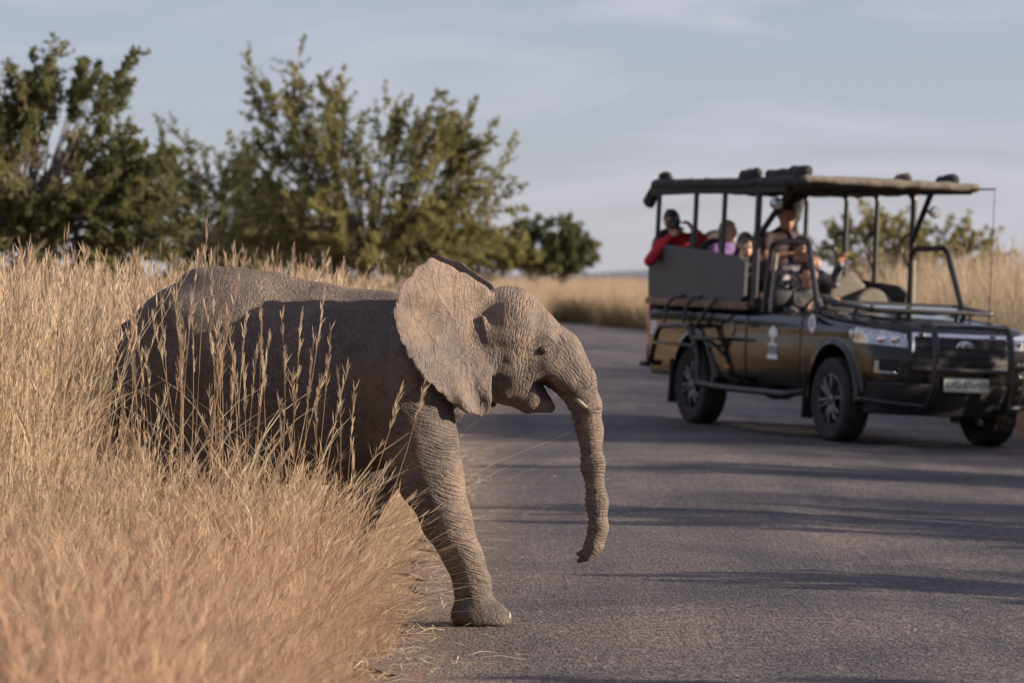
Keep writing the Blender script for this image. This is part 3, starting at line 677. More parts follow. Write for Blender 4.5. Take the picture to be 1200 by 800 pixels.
def build_elephant():
    fld = Field((-1.86, EY - 0.66, -0.01), (0.46, EY + 0.66, 1.66), 0.0085)
    C, EL = fld.cone, fld.ell
    # trunk of the body
    EL(E_(268, 446), (r_(126), 0.365, r_(131)), 0.05)
    EL(E_(365, 453), (r_(128), 0.355, r_(116)), 0.06)
    EL(E_(450, 446), (r_(80), 0.275, r_(99)), 0.07)
    EL(E_(203, 428), (r_(60), 0.29, r_(82)), 0.06)
    C(E_(232, 332), E_(330, 343), r_(15), r_(16), 0.07); C(E_(330, 343), E_(440, 366), r_(16), r_(20), 0.07)
    EL(E_(212, 372, -0.17), (r_(40), 0.10, r_(26)), 0.08); EL(E_(212, 372, 0.17), (r_(40), 0.10, r_(26)), 0.08)
    # neck and head
    C(E_(445, 430), E_(556, 405), r_(84), r_(56), 0.06)
    EL(E_(588, 392), (r_(50), 0.185, r_(55)), 0.05)
    EL(E_(600, 350), (r_(17), 0.10, r_(13)), 0.05)
    chain = [((602, 386), 45), ((650, 417), 32), ((673, 445), 23.5), ((685, 475), 18.5), ((691, 503), 14.3), ((695, 545), 12.9), ((699, 590), 11.6), ((701, 618), 10.6), ((697, 637), 9.4), ((689, 648), 7.4)]
    for (a, ra), (b_, rb) in zip(chain[:-1], chain[1:]): C(E_(*a), E_(*b_), r_(ra), r_(rb), 0.035)
    C(E_(688, 646), E_(677, 648.5), r_(5), r_(2.9), 0.008); C(E_(689, 652), E_(678, 657), r_(5), r_(2.8), 0.008)
    for sg in (-1, 1):
        EL(E_(594, 428, sg * 0.065), (r_(38), 0.095, r_(38)), 0.05)
        EL(E_(632, 396, sg * 0.115), (r_(16), 0.026, r_(8)), 0.035)     # brow
        EL(E_(640, 424, sg * 0.105), (r_(13), 0.030, r_(8)), 0.03)      # under the eye
        EL(E_(624, 428, sg * 0.085), (r_(20), 0.062, r_(17)), 0.04)      # cheek in front of the jaw
        EL(E_(604, 388, sg * 0.145), (r_(16), 0.035, r_(26)), 0.06)       # temple
        C(E_(645, 426, sg * 0.07), E_(675, 457, sg * 0.055), r_(15), r_(8.5), 0.03)   # upper lip and tusk sheath
    C(E_(586, 445), E_(622, 465), r_(27), r_(18), 0.02, 1.3); C(E_(622, 465), E_(645, 478), r_(18), r_(8), 0.012, 1.3)
    # eye socket
    for sg in (-1, 1): fld.cut(lambda X, Y, Z, c=E_(636, 410.5, sg * 0.148): np.sqrt((X - c[0]) ** 2 + (Y - c[1]) ** 2 + ((Z - c[2]) * 1.25) ** 2) - 0.016, E_(636, 411, sg * 0.15) - 0.03, E_(636, 411, sg * 0.15) + 0.03, 0.016)
    # open mouth
    fld.cut(lambda X, Y, Z: np.maximum(seg2(X, Z, E_(633, 443), E_(661, 470), 0.006, 0.037), np.abs(Y - EY) - 0.20), E_(620, 425, -0.2), E_(690, 490, 0.2), 0.012)
    # ears: curved sheets cut to outline
    out = [(571, 338), (548, 322), (522, 307), (502, 302.5), (488, 311), (476, 326), (466, 345), (462, 365), (466, 392), (480, 420), (497, 443), (515, 459), (530, 473), (546, 483), (562, 489), (573, 485), (578, 470), (576, 452), (578, 430), (582, 400), (580, 360)]
    for sg in (-1, 1):
        O = np.array([E_(u + (8 if sg > 0 else 0), v - (4.5 if sg > 0 else 0), sg * 0.33)[[0, 2]] for u, v in out])
        def ear(X, Y, Z, O=O, sg=sg):
            x = X + 0 * Z; z = Z + 0 * X; shape = (x.shape[0], 1, z.shape[2]); x = np.broadcast_to(x, shape); z = np.broadcast_to(z, shape)
            d = np.full(shape, 1e9, np.float32); inside = np.zeros(shape, bool)
            for i_ in range(len(O)):
                a, b_ = O[i_], O[(i_ + 1) % len(O)]; e = b_ - a; wx, wz = x - a[0], z - a[1]
                tt = np.clip((wx * e[0] + wz * e[1]) / (e @ e), 0, 1); d = np.minimum(d, (wx - tt * e[0]) ** 2 + (wz - tt * e[1]) ** 2)
                cnd = ((a[1] <= z) & (b_[1] > z)) | ((b_[1] <= z) & (a[1] > z))
                xi = a[0] + (z - a[1]) / (e[1] if abs(e[1]) > 1e-9 else 1e-9) * e[0]; inside ^= cnd & (x < xi)
            dp = np.where(inside, -1, 1) * np.sqrt(d)
            x0, zt = O[:, 0].max(), O[:, 1].max(); tt = np.clip((x0 - x) / 0.42, -0.1, 1.2); low = np.clip((zt - z) / 0.68, 0, 1)
            ys = 0.085 + 0.42 * np.sign(tt) * np.abs(tt) ** 1.1 - 0.09 * np.clip(0.22 - low, 0, 1) / 0.22 * tt
            ys = ys + 0.020 * np.sin(x * 22 + z * 9 + 1.0) * tt * (0.3 + low) + 0.018 * np.sin(z * 17 - x * 6) * tt + 0.016 * np.sin(x * 55 + z * 20) * np.clip(low - 0.5, 0, 1) * 3
            lo2 = np.clip((low - 0.45) / 0.4, 0, 1); ys = ys + 0.13 * lo2 * lo2 * (3 - 2 * lo2)
            th = 0.0125 + 0.012 * np.clip(1 - tt * 3, 0, 1)
            ys = ys + 0.010 * np.sin(np.arctan2(z - zt + 0.42, x0 - x + 0.05) * 13.0 + 2 * np.sin(z * 9)) * np.clip(tt - 0.25, 0, 1)
            dp = dp + (0.004 * np.sin(x * 62 + z * 41) + 0.003 * np.sin(z * 101 - x * 33 + 2)) * np.clip(tt * 3 - 0.4, 0, 1)
            return smax((np.abs((Y - EY) * sg - ys) - th) * 0.78, dp, 0.010)
        lo, hi = np.array([O[:, 0].min(), EY - 0.64 if sg < 0 else EY + 0.1, O[:, 1].min()]), np.array([O[:, 0].max(), EY - 0.1 if sg < 0 else EY + 0.64, O[:, 1].max()])
        fld.add(ear, lo, hi, 0.022)
    # ear hole fold
    C(E_(566, 372, -0.185), E_(572, 400, -0.19), 0.014, 0.010, 0.012)
    # legs
    leg = [((470, 438), 60), ((492, 520), 44), ((505, 560), 36.5), ((524, 610), 27.5), ((544, 655), 21.5), ((553, 685), 20), ((556, 703), 22)]
    for (a, ra), (b_, rb) in zip(leg[:-1], leg[1:]): C(E_(*a, -0.20), E_(*b_, -0.20), r_(ra), r_(rb), 0.035)
    EL(E_(563, 720, -0.20), (r_(33), 0.115, r_(21)), 0.025); EL(E_(579, 727, -0.20), (r_(21), 0.10, r_(14)), 0.025)
    EL(E_(552, 722, -0.20), (r_(22), 0.11, r_(19)), 0.02)
    C(E_(478, 560, -0.27), E_(503, 603, -0.26), r_(16), r_(9), 0.02)      # elbow fold
    far = [((448, 470), 56), ((432, 545), 42), ((410, 605), 32), ((392, 665), 25), ((385, 705), 25)]
    for (a, ra), (b_, rb) in zip(far[:-1], far[1:]): C(E_(*a, 0.20), E_(*b_, 0.20), r_(ra), r_(rb), 0.035)
    EL(E_(390, 708, 0.20), (r_(33), 0.115, r_(24)), 0.02)
    for dy, pts in ((-0.13, [((215, 470), 46), ((228, 580), 34), ((205, 650), 30), ((210, 705), 27)]), (0.17, [((230, 470), 48), ((285, 580), 40), ((275, 650), 30), ((285, 700), 27)])):
        for (a, ra), (b_, rb) in zip(pts[:-1], pts[1:]): C(E_(*a, dy), E_(*b_, dy), r_(ra), r_(rb), 0.04)
        EL(E_(pts[-1][0][0] + 6, 712, dy), (r_(34), 0.115, r_(26)), 0.02)
    # tail
    tl = [((150, 385), 9), ((140, 430), 7), ((134, 500), 5), ((136, 560), 4)]
    for (a, ra), (b_, rb) in zip(tl[:-1], tl[1:]): C(E_(*a), E_(*b_), r_(ra), r_(rb), 0.02)
    fld.F = np.maximum(fld.F, 0.006 - (fld.lo[2] + fld.h * np.arange(fld.n[2], dtype=np.float32))[None, None, :])
    V, Fc = fld.mesh(2)
    Nn = vnormals(V, Fc); u0 = V[:, 0] / V[:, 1] * F_PX + 600
    hm = np.clip((u0 - 560) / 20, 0, 1) * np.clip((700 - u0) / 15, 0, 1) * (V[:, 2] > 0.86)
    V = V + Nn * ((0.004 * hm + 0.004) * vnoise(V, 9, 4) + (0.0045 * hm + 0.002) * vnoise(V, 21, 6))[:, None]
    # wrinkle coordinates: for each vertex the nearest limb chain
    n = len(V); ws = np.zeros(n); wt = np.zeros(n); wm = np.zeros(n); dust = np.zeros(n); mouth = np.zeros(n)
    Nn = vnormals(V, Fc)
    def along(pts, dy, spacing, amp, reach, tilt=0.0, fade0=0.0, straight=None):
        nonlocal V
        best = np.full(n, 9.0); s_at = np.zeros(n); acc = 0.0; side = np.zeros(n); tot = 0
        for (a, ra), (b_, rb) in zip(pts[:-1], pts[1:]):
            A, B = E_(*a, dy), E_(*b_, dy); e = B - A; le = np.linalg.norm(e)
            t = np.clip(((V - A) @ e) / (e @ e), 0, 1); q = V - A - t[:, None] * e; dd = np.linalg.norm(q, axis=1) / r_(ra + t * (rb - ra))
            m = dd < best; best[m] = dd[m]; s_at[m] = acc + t[m] * le; side[m] = q[m] @ np.array([e[2], 0, -e[0]]) / le; acc += le
        if straight:
            A, B = E_(*straight[0], dy), E_(*straight[1], dy); e = (B - A) / np.linalg.norm(B - A); q = V - A; s_at = q @ e; side = q @ np.array([e[2], 0, -e[0]]); s_at = s_at + 0.02 * vnoise(V, 7, 9)
        s_at = s_at + 0.010 * vnoise(V, 16, 5)
        w = np.clip((reach - best) / 0.12, 0, 1) * np.clip((s_at - fade0) / 0.12, 0, 1) * amp
        k = w > wm * 1.0001; ws[k] = ((s_at + tilt * side) / spacing)[k]; wt[k] = ((side + V[:, 1]) / spacing * 0.22)[k]; wm[k] = w[k]
        return s_at, w
    s_at, w = along(chain, 0, 0.0125, 1.0, 1.30, 0.0, 0.16)
    # ridged underside of the trunk: real steps in its outline
    V = V + Nn * (0.0035 * np.sin(2 * PI * s_at / 0.0255) * w * np.clip(-Nn[:, 0], 0, 1))[:, None]
    along(leg, -0.20, 0.017, 1.0, 1.35, 0.75, 0.02, ((470, 438), (556, 703)))
    along(far, 0.20, 0.019, 0.8, 1.25, 0.5, 0.05)
    # upright folds behind the eye and over the forehead
    U = V[:, 0] / V[:, 1] * F_PX + 600; W_ = HORIZON - (V[:, 2] - CAM_H) / V[:, 1] * F_PX
    hd = np.clip((U - 566) / 14, 0, 1) * np.clip((650 - U) / 25, 0, 1) * np.clip((470 - W_) / 15, 0, 1) * 0.85
    k = hd > wm; wt[k] = (W_ / 277 / 0.014 * 0.2)[k]; ws[k] = ((U + 0.25 * (W_ - 400)) / 277 / 0.014)[k]; wm[k] = hd[k]
    fk = np.clip((U - 638) / 12, 0, 1) * np.clip((700 - U) / 10, 0, 1) * np.clip((466 - W_) / 18, 0, 1) * 0.9   # folds running down the face to the trunk
    k = fk > wm * 0.6; wt[k] = ((0.6 * U + 0.8 * W_) / 277 / 0.013 * 0.16)[k]; ws[k] = ((0.80 * U - 0.60 * W_) / 277 / 0.013)[k]; wm[k] = fk[k]
    re = np.hypot(U - 636, (W_ - 411) * 1.15) / 277   # rings of folds round the eye
    em_ = np.clip((0.075 - re) / 0.03, 0, 1) * np.clip((re - 0.016) / 0.008, 0, 1)
    k = (em_ > 0.35); ws[k] = (re / 0.0085)[k]; wt[k] = (np.arctan2(W_ - 411, U - 636) * 1.3)[k]; wm[k] = np.maximum(wm, em_)[k]
    nk = np.clip((U - 440) / 30, 0, 1) * np.clip((566 - U) / 20, 0, 1) * np.clip((430 - W_) / 30, 0, 1) * 0.55 * (V[:, 1] > EY - 0.30)
    k = nk > wm; wt[k] = (W_ / 277 / 0.02 * 0.2)[k]; ws[k] = ((U) / 277 / 0.02)[k]; wm[k] = nk[k]
    earm = (U < 572) & (U > 455) & (W_ < 495) & (V[:, 1] < EY - 0.26) & ~((U < 530) & (W_ > 470)); wm[earm] *= 0.1; ear_a = np.zeros(n); ear_a[earm] = 1.0
    dust = np.clip((420 - W_) / 110, 0, 1) * 0.8 + np.clip((U - 460) / 60, 0, 1) * 0.5 - np.clip((W_ - 640) / 60, 0, 1) * 0.5
    mo = np.clip(1 - np.hypot((U - 641), (W_ - 455)) / 17, 0, 1) * (np.abs(V[:, 1] - EY) < 0.085); mouth = np.clip(mo * 3, 0, 1)
    base = np.array([-0.75, EY, 0.0])
    root = empty('elephant', base); tag(root, 'young grey-brown elephant stepping out of the tall grass onto the road, mouth open', 'elephant')
    M_SKIN = skin_mat()
    link('body', np_mesh('body', V - base, Fc, M_SKIN, True, {'ws': ws, 'wt': wt, 'ear': ear_a, 'wm': wm, 'dust': dust, 'mouth': mouth}), root)
    # eyes, tusks, toenails
    M_EYE = simple('elephant_eye', (0.03, 0.016, 0.010), 0.08, vary=0.3, scale=60, spec=0.6)
    M_TUSK = simple('tusk', (0.31, 0.255, 0.20), 0.5, vary=0.15, scale=30); M_NAIL = simple('toenail', (0.27, 0.225, 0.195), 0.55, vary=0.2, scale=30)
    def ball(name, c, r, mat, sc_=(1, 1, 1)):
        bm = bmesh.new(); bmesh.ops.create_uvsphere(bm, u_segments=16, v_segments=10, radius=r)
        for v in bm.verts: v.co = Vector((v.co.x * sc_[0], v.co.y * sc_[1], v.co.z * sc_[2]))
        for f in bm.faces: f.smooth = True
        me = bpy.data.meshes.new(name); bm.to_mesh(me); bm.free(); me.materials.append(mat); return link(name, me, root, Vector(c) - Vector(base))
    for sg in (-1, 1):
        o = ball('eye', E_(636, 410.5, sg * 0.1315), 0.0205, M_EYE)
        lid = MB()
        c = E_(636, 410.5, sg * 0.136) - base
        for kk, (dz, hh) in enumerate(((0.0100, 0.0065), (-0.0115, 0.0055))):
            lid.tube([c + np.array([-0.021, -sg * 0.004, dz * 0.1]), c + np.array([-0.008, sg * 0.006, dz]), c + np.array([0.008, sg * 0.006, dz]), c + np.array([0.021, -sg * 0.004, dz * 0.1])], hh, 8, 0.02)
        lid.build('eyelid', M_SKIN, root)
        t = MB(); t.tube([E_(670, 460, sg * 0.062) - base, E_(680, 471, sg * 0.068) - base, E_(687.5, 478, sg * 0.070) - base], 0.0170, 12, 0.03, 0.0090)
        t.build('tusk', M_TUSK, root)
    for (u, v, dy, s_) in ((596.5, 722, -0.225, 0.95), (584, 724, -0.272, 0.9)):
        ball('toenail', E_(u, v, dy), 0.022 * s_, M_NAIL, (0.42, 0.8, 1.0))
    # sparse bristles under the chin and along the back
    b = Blades()
    for k in range(260):
        t = rng.uniform(); u, v = (240 + 225 * t, np.interp(240 + 225 * t, [240, 285, 330, 370, 400, 465], [314, 312, 321, 334, 343, 341]) + 3)
        p = E_(u, v, rng.normal(0, 0.05)) - base; d = np.array([rng.normal(-0.3, 0.3), rng.normal(0, 0.3), 1.0]); d /= np.linalg.norm(d)
        b.ribbon(np.stack([p - d * 0.012, p + d * rng.uniform(0.01, 0.025)]), 0.0012, 0.1)
    for k in range(0):
        t = rng.uniform(); p = E_(615 + 38 * t, 478 + 8 * math.sin(t * 2.4), rng.normal(0, 0.05)) - base; d = np.array([rng.normal(0.3, 0.3), rng.normal(0, 0.3), -1.0]); d /= np.linalg.norm(d)
        b.ribbon(np.stack([p - d * 0.012, p + d * rng.uniform(0.008, 0.02)]), 0.0012, 0.1)
    M_HAIR = grass_mat('elephant_bristle', [(0, (0.05, 0.04, 0.035)), (1, (0.10, 0.08, 0.07))], 0.1)
    h = link('hair', b.mesh('hair', M_HAIR), root); h['kind'] = 'stuff'
    return root
def seg2(X, Z, a, b_, ra, rb):
    e = np.array([b_[0] - a[0], b_[2] - a[2]]); x, z = X - a[0], Z - a[2]; t = np.clip((x * e[0] + z * e[1]) / (e @ e), 0, 1)
    return np.sqrt((x - t * e[0]) ** 2 + (z - t * e[1]) ** 2) - (ra + t * (rb - ra))
build_elephant()

# tall single stalks in front of the elephant: foot and tip of each in the photograph
def stalk_thing(foot, tip, Y, head, label, group):
    f = px(foot[0], foot[1], Y); f = Vector((f.x, Y, float(gz(f.x)) - 0.01)); t = px(tip[0], tip[1], Y)
    root = empty('grass_stalk', f); tag(root, label, 'grass stalk', group)
    e = np.array(t - f); m = 9; T = np.linspace(0, 1, m)[:, None]; bow = np.array([-e[2], 0, e[0]]) * rng.uniform(-0.05, 0.05) + np.array([0, rng.uniform(-0.08, 0.08), 0])
    P = e * T + bow * 4 * T * (1 - T)
    b = Blades(); ti = rng.uniform(0.35, 0.75)
    for fc in (np.array([0, -1.0, 0]), np.array([1.0, 0, 0])): b.ribbon(P, np.linspace(0.0055, 0.0022, m), ti, fc)
    for q in range(2):
        k = rng.integers(1, 5); a = rng.choice([0.2, PI - 0.2]) + rng.normal(0, 0.4); bb = b.curve(P[k], rng.uniform(0.25, 0.5), rng.uniform(0.15, 0.45), a, rng.uniform(0.1, 0.5), 5)
        b.ribbon(bb, np.array([0.005, 0.006, 0.005, 0.003, 0.001]), min(1, ti + 0.1), np.array([0, -1.0, 0]))
    link('stem', b.mesh('stem', M_STRAW), root)
    b = Blades(); d0 = e / np.linalg.norm(e)
    b.ribbon(P[-4:], 0.0025, ti, np.array([0, -1.0, 0]))
    for q in range(24):
        x = (1 - head * rng.uniform(0, 1)) * (m - 1); i_ = min(int(x), m - 2); p = P[i_] + (P[i_ + 1] - P[i_]) * (x - i_)
        d = d0 + rng.normal(0, 0.17, 3); d /= np.linalg.norm(d); l = rng.uniform(0.025, 0.065)
        b.ribbon(np.stack([p, p + d * l * 0.5, p + d * l]), np.array([0.002, 0.0055, 0.001]), np.clip(ti + rng.uniform(-0.25, 0.15), 0, 1), np.array([rng.normal(0, 0.4), -1.0, 0]))
    link('seed_head', b.mesh('seed_head', M_STRAW), root)
ST = [((165, 690), (152, 318)), ((178, 690), (160, 300)), ((190, 690), (205, 322)), ((200, 690), (188, 345)), ((215, 690), (232, 302)), ((222, 690), (243, 262)), ((232, 690), (262, 322)),
      ((240, 690), (238, 350)), ((252, 690), (280, 330)), ((262, 690), (266, 372)), ((268, 690), (305, 330)), ((276, 690), (292, 346)), ((285, 690), (302, 404)), ((206, 690), (178, 372)), ((246, 690), (258, 395)), ((292, 690), (330, 372)), ((228, 690), (216, 385)),
      ((258, 690), (248, 300)), ((186, 690), (171, 410)), ((272, 690), (284, 420))]
for k in range(18):
    u_ = rng.uniform(150, 300); ST.append(((u_, 690), (u_ + rng.normal(8, 16), rng.uniform(335, 460))))
for f, t in ST: stalk_thing(f, t, rng.uniform(14.35, 14.62), rng.uniform(0.14, 0.24), 'tall dry grass stalk standing in front of the hindquarters of the elephant', 'stalks in front of the hindquarters')
ST = [((300, 690), (352, 372)), ((310, 690), (326, 470)), ((330, 690), (342, 440)), ((345, 690), (368, 396)), ((352, 690), (388, 385)), ((335, 690), (385, 425)), ((378, 690), (396, 438)), ((362, 690), (408, 430)), ((385, 690), (415, 455)), ((392, 690), (372, 470)), ((355, 690), (331, 478)), ((405, 690), (412, 520))]
for f, t in ST: stalk_thing(f, t, rng.uniform(14.35, 14.60), rng.uniform(0.14, 0.26), 'dry grass stalk standing in front of the belly of the elephant', 'stalks in front of the belly')
for f, t, lb in (((285, 640), (379, 346), 'long thin dry stalk slanting up to the right across the middle of the flank'),
                 ((372, 640), (497, 447), 'bent dry stalk slanting across the shoulder to below the ear'),
                 ((350, 640), (470, 452), 'dry stalk with open leaves slanting towards the shoulder, beside the bent one')):
    stalk_thing(f, t, 14.40, 0.16, lb, 'slanting stalks')
# ------------------------------------------------------------------ open safari vehicle
TH = math.radians(-68.4); KS = 0.045
vx, vy = Vector((math.cos(TH), math.sin(TH), 0)), Vector((-math.sin(TH), math.cos(TH), 0))
vx.z, vy.z = -KS * vx.x, -KS * vy.x                              # it stands on the cross fall of the road
vx.normalize(); vz = vx.cross(vy).normalized(); vy = vz.cross(vx).normalized()
O_ = Vector((2.603, 36.284, -KS * (2.603 - 1.5) + 0.002))
VM = Matrix(((vx.x, vy.x, vz.x, O_.x), (vx.y, vy.y, vz.y, O_.y), (vx.z, vy.z, vz.z, O_.z), (0, 0, 0, 1)))
car = empty('safari_vehicle'); car.matrix_world = VM
tag(car, 'dark green open-sided safari pickup with raised bench seats under a canvas roof', 'vehicle')
PAINT = simple('car_paint', (0.004, 0.005, 0.006), 0.14, vary=0.2, scale=3, coat=0.4, spec=0.35)
PLAST = simple('black_plastic', (0.012, 0.012, 0.013), 0.7, vary=0.2, scale=20, bump=0.1, bscale=120)
STEELB = simple('black_tube', (0.020, 0.020, 0.022), 0.35, vary=0.25, scale=12, spec=0.5)
CHROME = simple('chrome', (0.72, 0.73, 0.75), 0.12, 1.0, vary=0.05)
RUBBER = simple('tyre_rubber', (0.026, 0.025, 0.026), 0.85, vary=0.3, scale=18, bump=0.3, bscale=60)
ALLOY = simple('wheel_alloy', (0.13, 0.13, 0.14), 0.32, 0.9, vary=0.15, scale=14)
CANVAS = simple('canvas', (0.032, 0.034, 0.034), 0.9, vary=0.25, scale=7, bump=0.5, bscale=30)
CANVAS_T = simple('tan_canvas', (0.13, 0.112, 0.09), 0.9, vary=0.2, scale=7, bump=0.5, bscale=30)
PANEL = simple('grey_panel', (0.060, 0.060, 0.062), 0.6, vary=0.12, scale=4, bump=0.15, bscale=90)
WOOD = simple('wood_strip', (0.16, 0.095, 0.05), 0.6, vary=0.3, scale=16)
SEATM = simple('seat_vinyl', (0.026, 0.024, 0.025), 0.6, vary=0.2, scale=10, bump=0.2, bscale=60)
SEATB = simple('seat_beige', (0.13, 0.115, 0.09), 0.75, vary=0.2, scale=10, bump=0.2, bscale=60)
LAMPG = simple('lamp_glass', (0.46, 0.48, 0.52), 0.10, 0.6, vary=0.5, scale=22, coat=1.0)
REDL = simple('red_lens', (0.45, 0.020, 0.018), 0.15, vary=0.2, scale=25, coat=1.0)
AMBER = simple('amber_lens', (0.55, 0.16, 0.02), 0.2, vary=0.1)
WHITE = simple('white_vinyl', (0.74, 0.75, 0.76), 0.5, vary=0.06)
PLATE = simple('plate_white', (0.66, 0.68, 0.60), 0.4, vary=0.06); PLATEG = simple('plate_green', (0.035, 0.16, 0.075), 0.4)
DARKI = simple('dark_interior', (0.018, 0.017, 0.018), 0.75, vary=0.2, scale=15)
INK = simple('dark_print', (0.03, 0.035, 0.05), 0.5)

def bodyF(x, y, z):
    ay = np.abs(y)
    w = 0.868 - 0.045 * np.clip((z - 0.86) / 0.4, -1.2, 1.2) ** 2 - 0.20 * np.clip((x - 3.25) / 0.85, 0, 1.3) ** 2 + 0.010 * np.exp(-((z - 1.03) / 0.05) ** 2)
    hd = np.clip((x - 2.45) / 1.35, 0, 1.2)
    zt = np.where(x < 2.45, 1.155, 1.200 - 0.065 * hd ** 1.4 - 0.055 * (ay / 0.85) ** 2.5 * np.clip(hd * 3, 0, 1) + 0.018 * np.clip(1 - np.abs(ay - 0.5) / 0.08, 0, 1) * np.clip(hd * 3, 0, 1)) - 0.35 * np.clip((x - 3.72) / 0.4, 0, 1.5) ** 2
    xf = 4.03 - 0.26 * (ay / 0.86) ** 3 - 0.06 * (ay / 0.86) - 0.12 * np.clip((z - 0.80) / 0.32, 0, 1) ** 1.5 - 0.10 * np.clip((0.62 - z) / 0.3, 0, 1) ** 2
    zb = np.where(x > 3.45, 0.30, 0.45)
    d = smax(ay - w, z - zt, 0.07); d = smax(d, x - xf, 0.07); d = smax(d, zb - z, 0.03); d = smax(d, -1.20 - x, 0.05)
    for xa in (0.0, 3.085):
        rr = np.sqrt((x - xa) ** 2 + (z - 0.42) ** 2)
        fl = np.maximum(np.maximum(rr - 0.505, 0.46 - rr), np.maximum(ay - 0.890, 0.74 - ay)); fl = np.maximum(fl, 0.36 - z)
        d = smin(d, fl, 0.025); d = smax(d, -np.maximum(rr - 0.462, 0.50 - ay), 0.015)
    return d
def sdf_part(name, fn, lo, hi, h, mat, parent=car, sm=1):
    f = Field(np.array(lo) - 2 * h, np.array(hi) + 2 * h, h); f.F = fn(*f.ax(tuple(slice(0, int(k)) for k in f.n))).astype(np.float32) + np.zeros(f.n, np.float32)
    V, Fc = f.mesh(sm); return link(name, np_mesh(name, V, Fc, mat), parent)
mx = np.maximum
inner = lambda x, y, z: mx(mx(np.abs(y) - 0.80, 0.70 - z), mx(-1.12 - x, x - 1.12))
sdf_part('load_bed', lambda x, y, z: mx(mx(bodyF(x, y, z), x - 1.185), -inner(x, y, z)), (-1.25, -0.95, 0.36), (1.22, 0.95, 1.25), 0.017, PAINT)
for sg in (-1, 1):
    d_ = sdf_part('door', lambda x, y, z: mx(mx(bodyF(x, y, z), mx(1.198 - x, x - 2.385)), mx(0.745 - sg * y, 0.50 - z)), (1.15, -0.95 if sg < 0 else 0.7, 0.45), (2.45, -0.7 if sg < 0 else 0.95, 1.25), 0.015, PAINT)
    MB().box((1.36, sg * 0.872, 1.02), (0.16, 0.03, 0.035), None, 0.012).build('handle', PLAST, d_)
    if sg > 0: continue
    mr = MB().tube([(2.36, sg * 0.82, 1.20), (2.33, sg * 0.98, 1.27)], 0.022, 8, 0); mr.box((2.31, sg * 1.03, 1.30), (0.10, 0.21, 0.16), None, 0.04)
    mr.build('mirror', PLAST, d_)
sdf_part('cab_floor', lambda x, y, z: mx(mx(bodyF(x, y, z) + 0.01, mx(1.198 - x, x - 2.385)), mx(np.abs(y) - 0.735, z - mx(0.66, 0.66 + (x - 2.05) * 2.2))), (1.15, -0.8, 0.45), (2.45, 0.8, 1.25), 0.017, DARKI)
hoodm = lambda x, y, z, g: mx(mx(np.abs(y) - 0.735 + 0.10 * np.clip((x - 3.2) / 0.6, 0, 1) ** 2 + g, 0.93 - z + g), mx(2.50 - x + g, x - 3.82 + 0.12 * (np.abs(y) / 0.7) ** 2 + g))
sdf_part('front_body', lambda x, y, z: mx(mx(bodyF(x, y, z), 2.398 - x), -hoodm(x, y, z, -0.004)), (2.36, -0.95, 0.26), (4.1, 0.95, 1.26), 0.015, PAINT)
sdf_part('bonnet', lambda x, y, z: mx(bodyF(x, y, z) - 0.002, hoodm(x, y, z, 0.004)), (2.45, -0.78, 0.9), (3.9, 0.78, 1.26), 0.015, PAINT)
def conform(name, reg, out, mat, lo, hi, h=0.009, parent=car, inn=0.02):
    return sdf_part(name, lambda x, y, z: mx(mx(bodyF(x, y, z) - out, -(bodyF(x, y, z) + inn)), reg(x, y, z)), lo, hi, h, mat, parent)
ab = np.abs
half = lambda z: 0.47 + (1.0 - z) * 0.16
gr = conform('grille', lambda x, y, z: mx(mx(ab(y) - half(z), 0.70 - z), mx(z - 1.005, 3.6 - x)), 0.015, PLAST, (3.6, -0.6, 0.68), (4.08, 0.6, 1.03))
for zz in (0.775, 0.845, 0.915):
    conform('slat', lambda x, y, z, zz=zz: mx(mx(ab(y) - half(z) + 0.03, ab(z - zz) - 0.011), 3.6 - x), 0.024, PLAST, (3.6, -0.6, zz - 0.03), (4.1, 0.6, zz + 0.03), 0.008, gr)
conform('grille_surround', lambda x, y, z: mx(mx(mx(ab(y) - half(z) - 0.022, 0.86 - z), mx(z - 1.045, 3.6 - x)), -mx(ab(y) - half(z), z - 1.005)), 0.022, CHROME, (3.6, -0.66, 0.66), (4.1, 0.66, 1.07), 0.008)
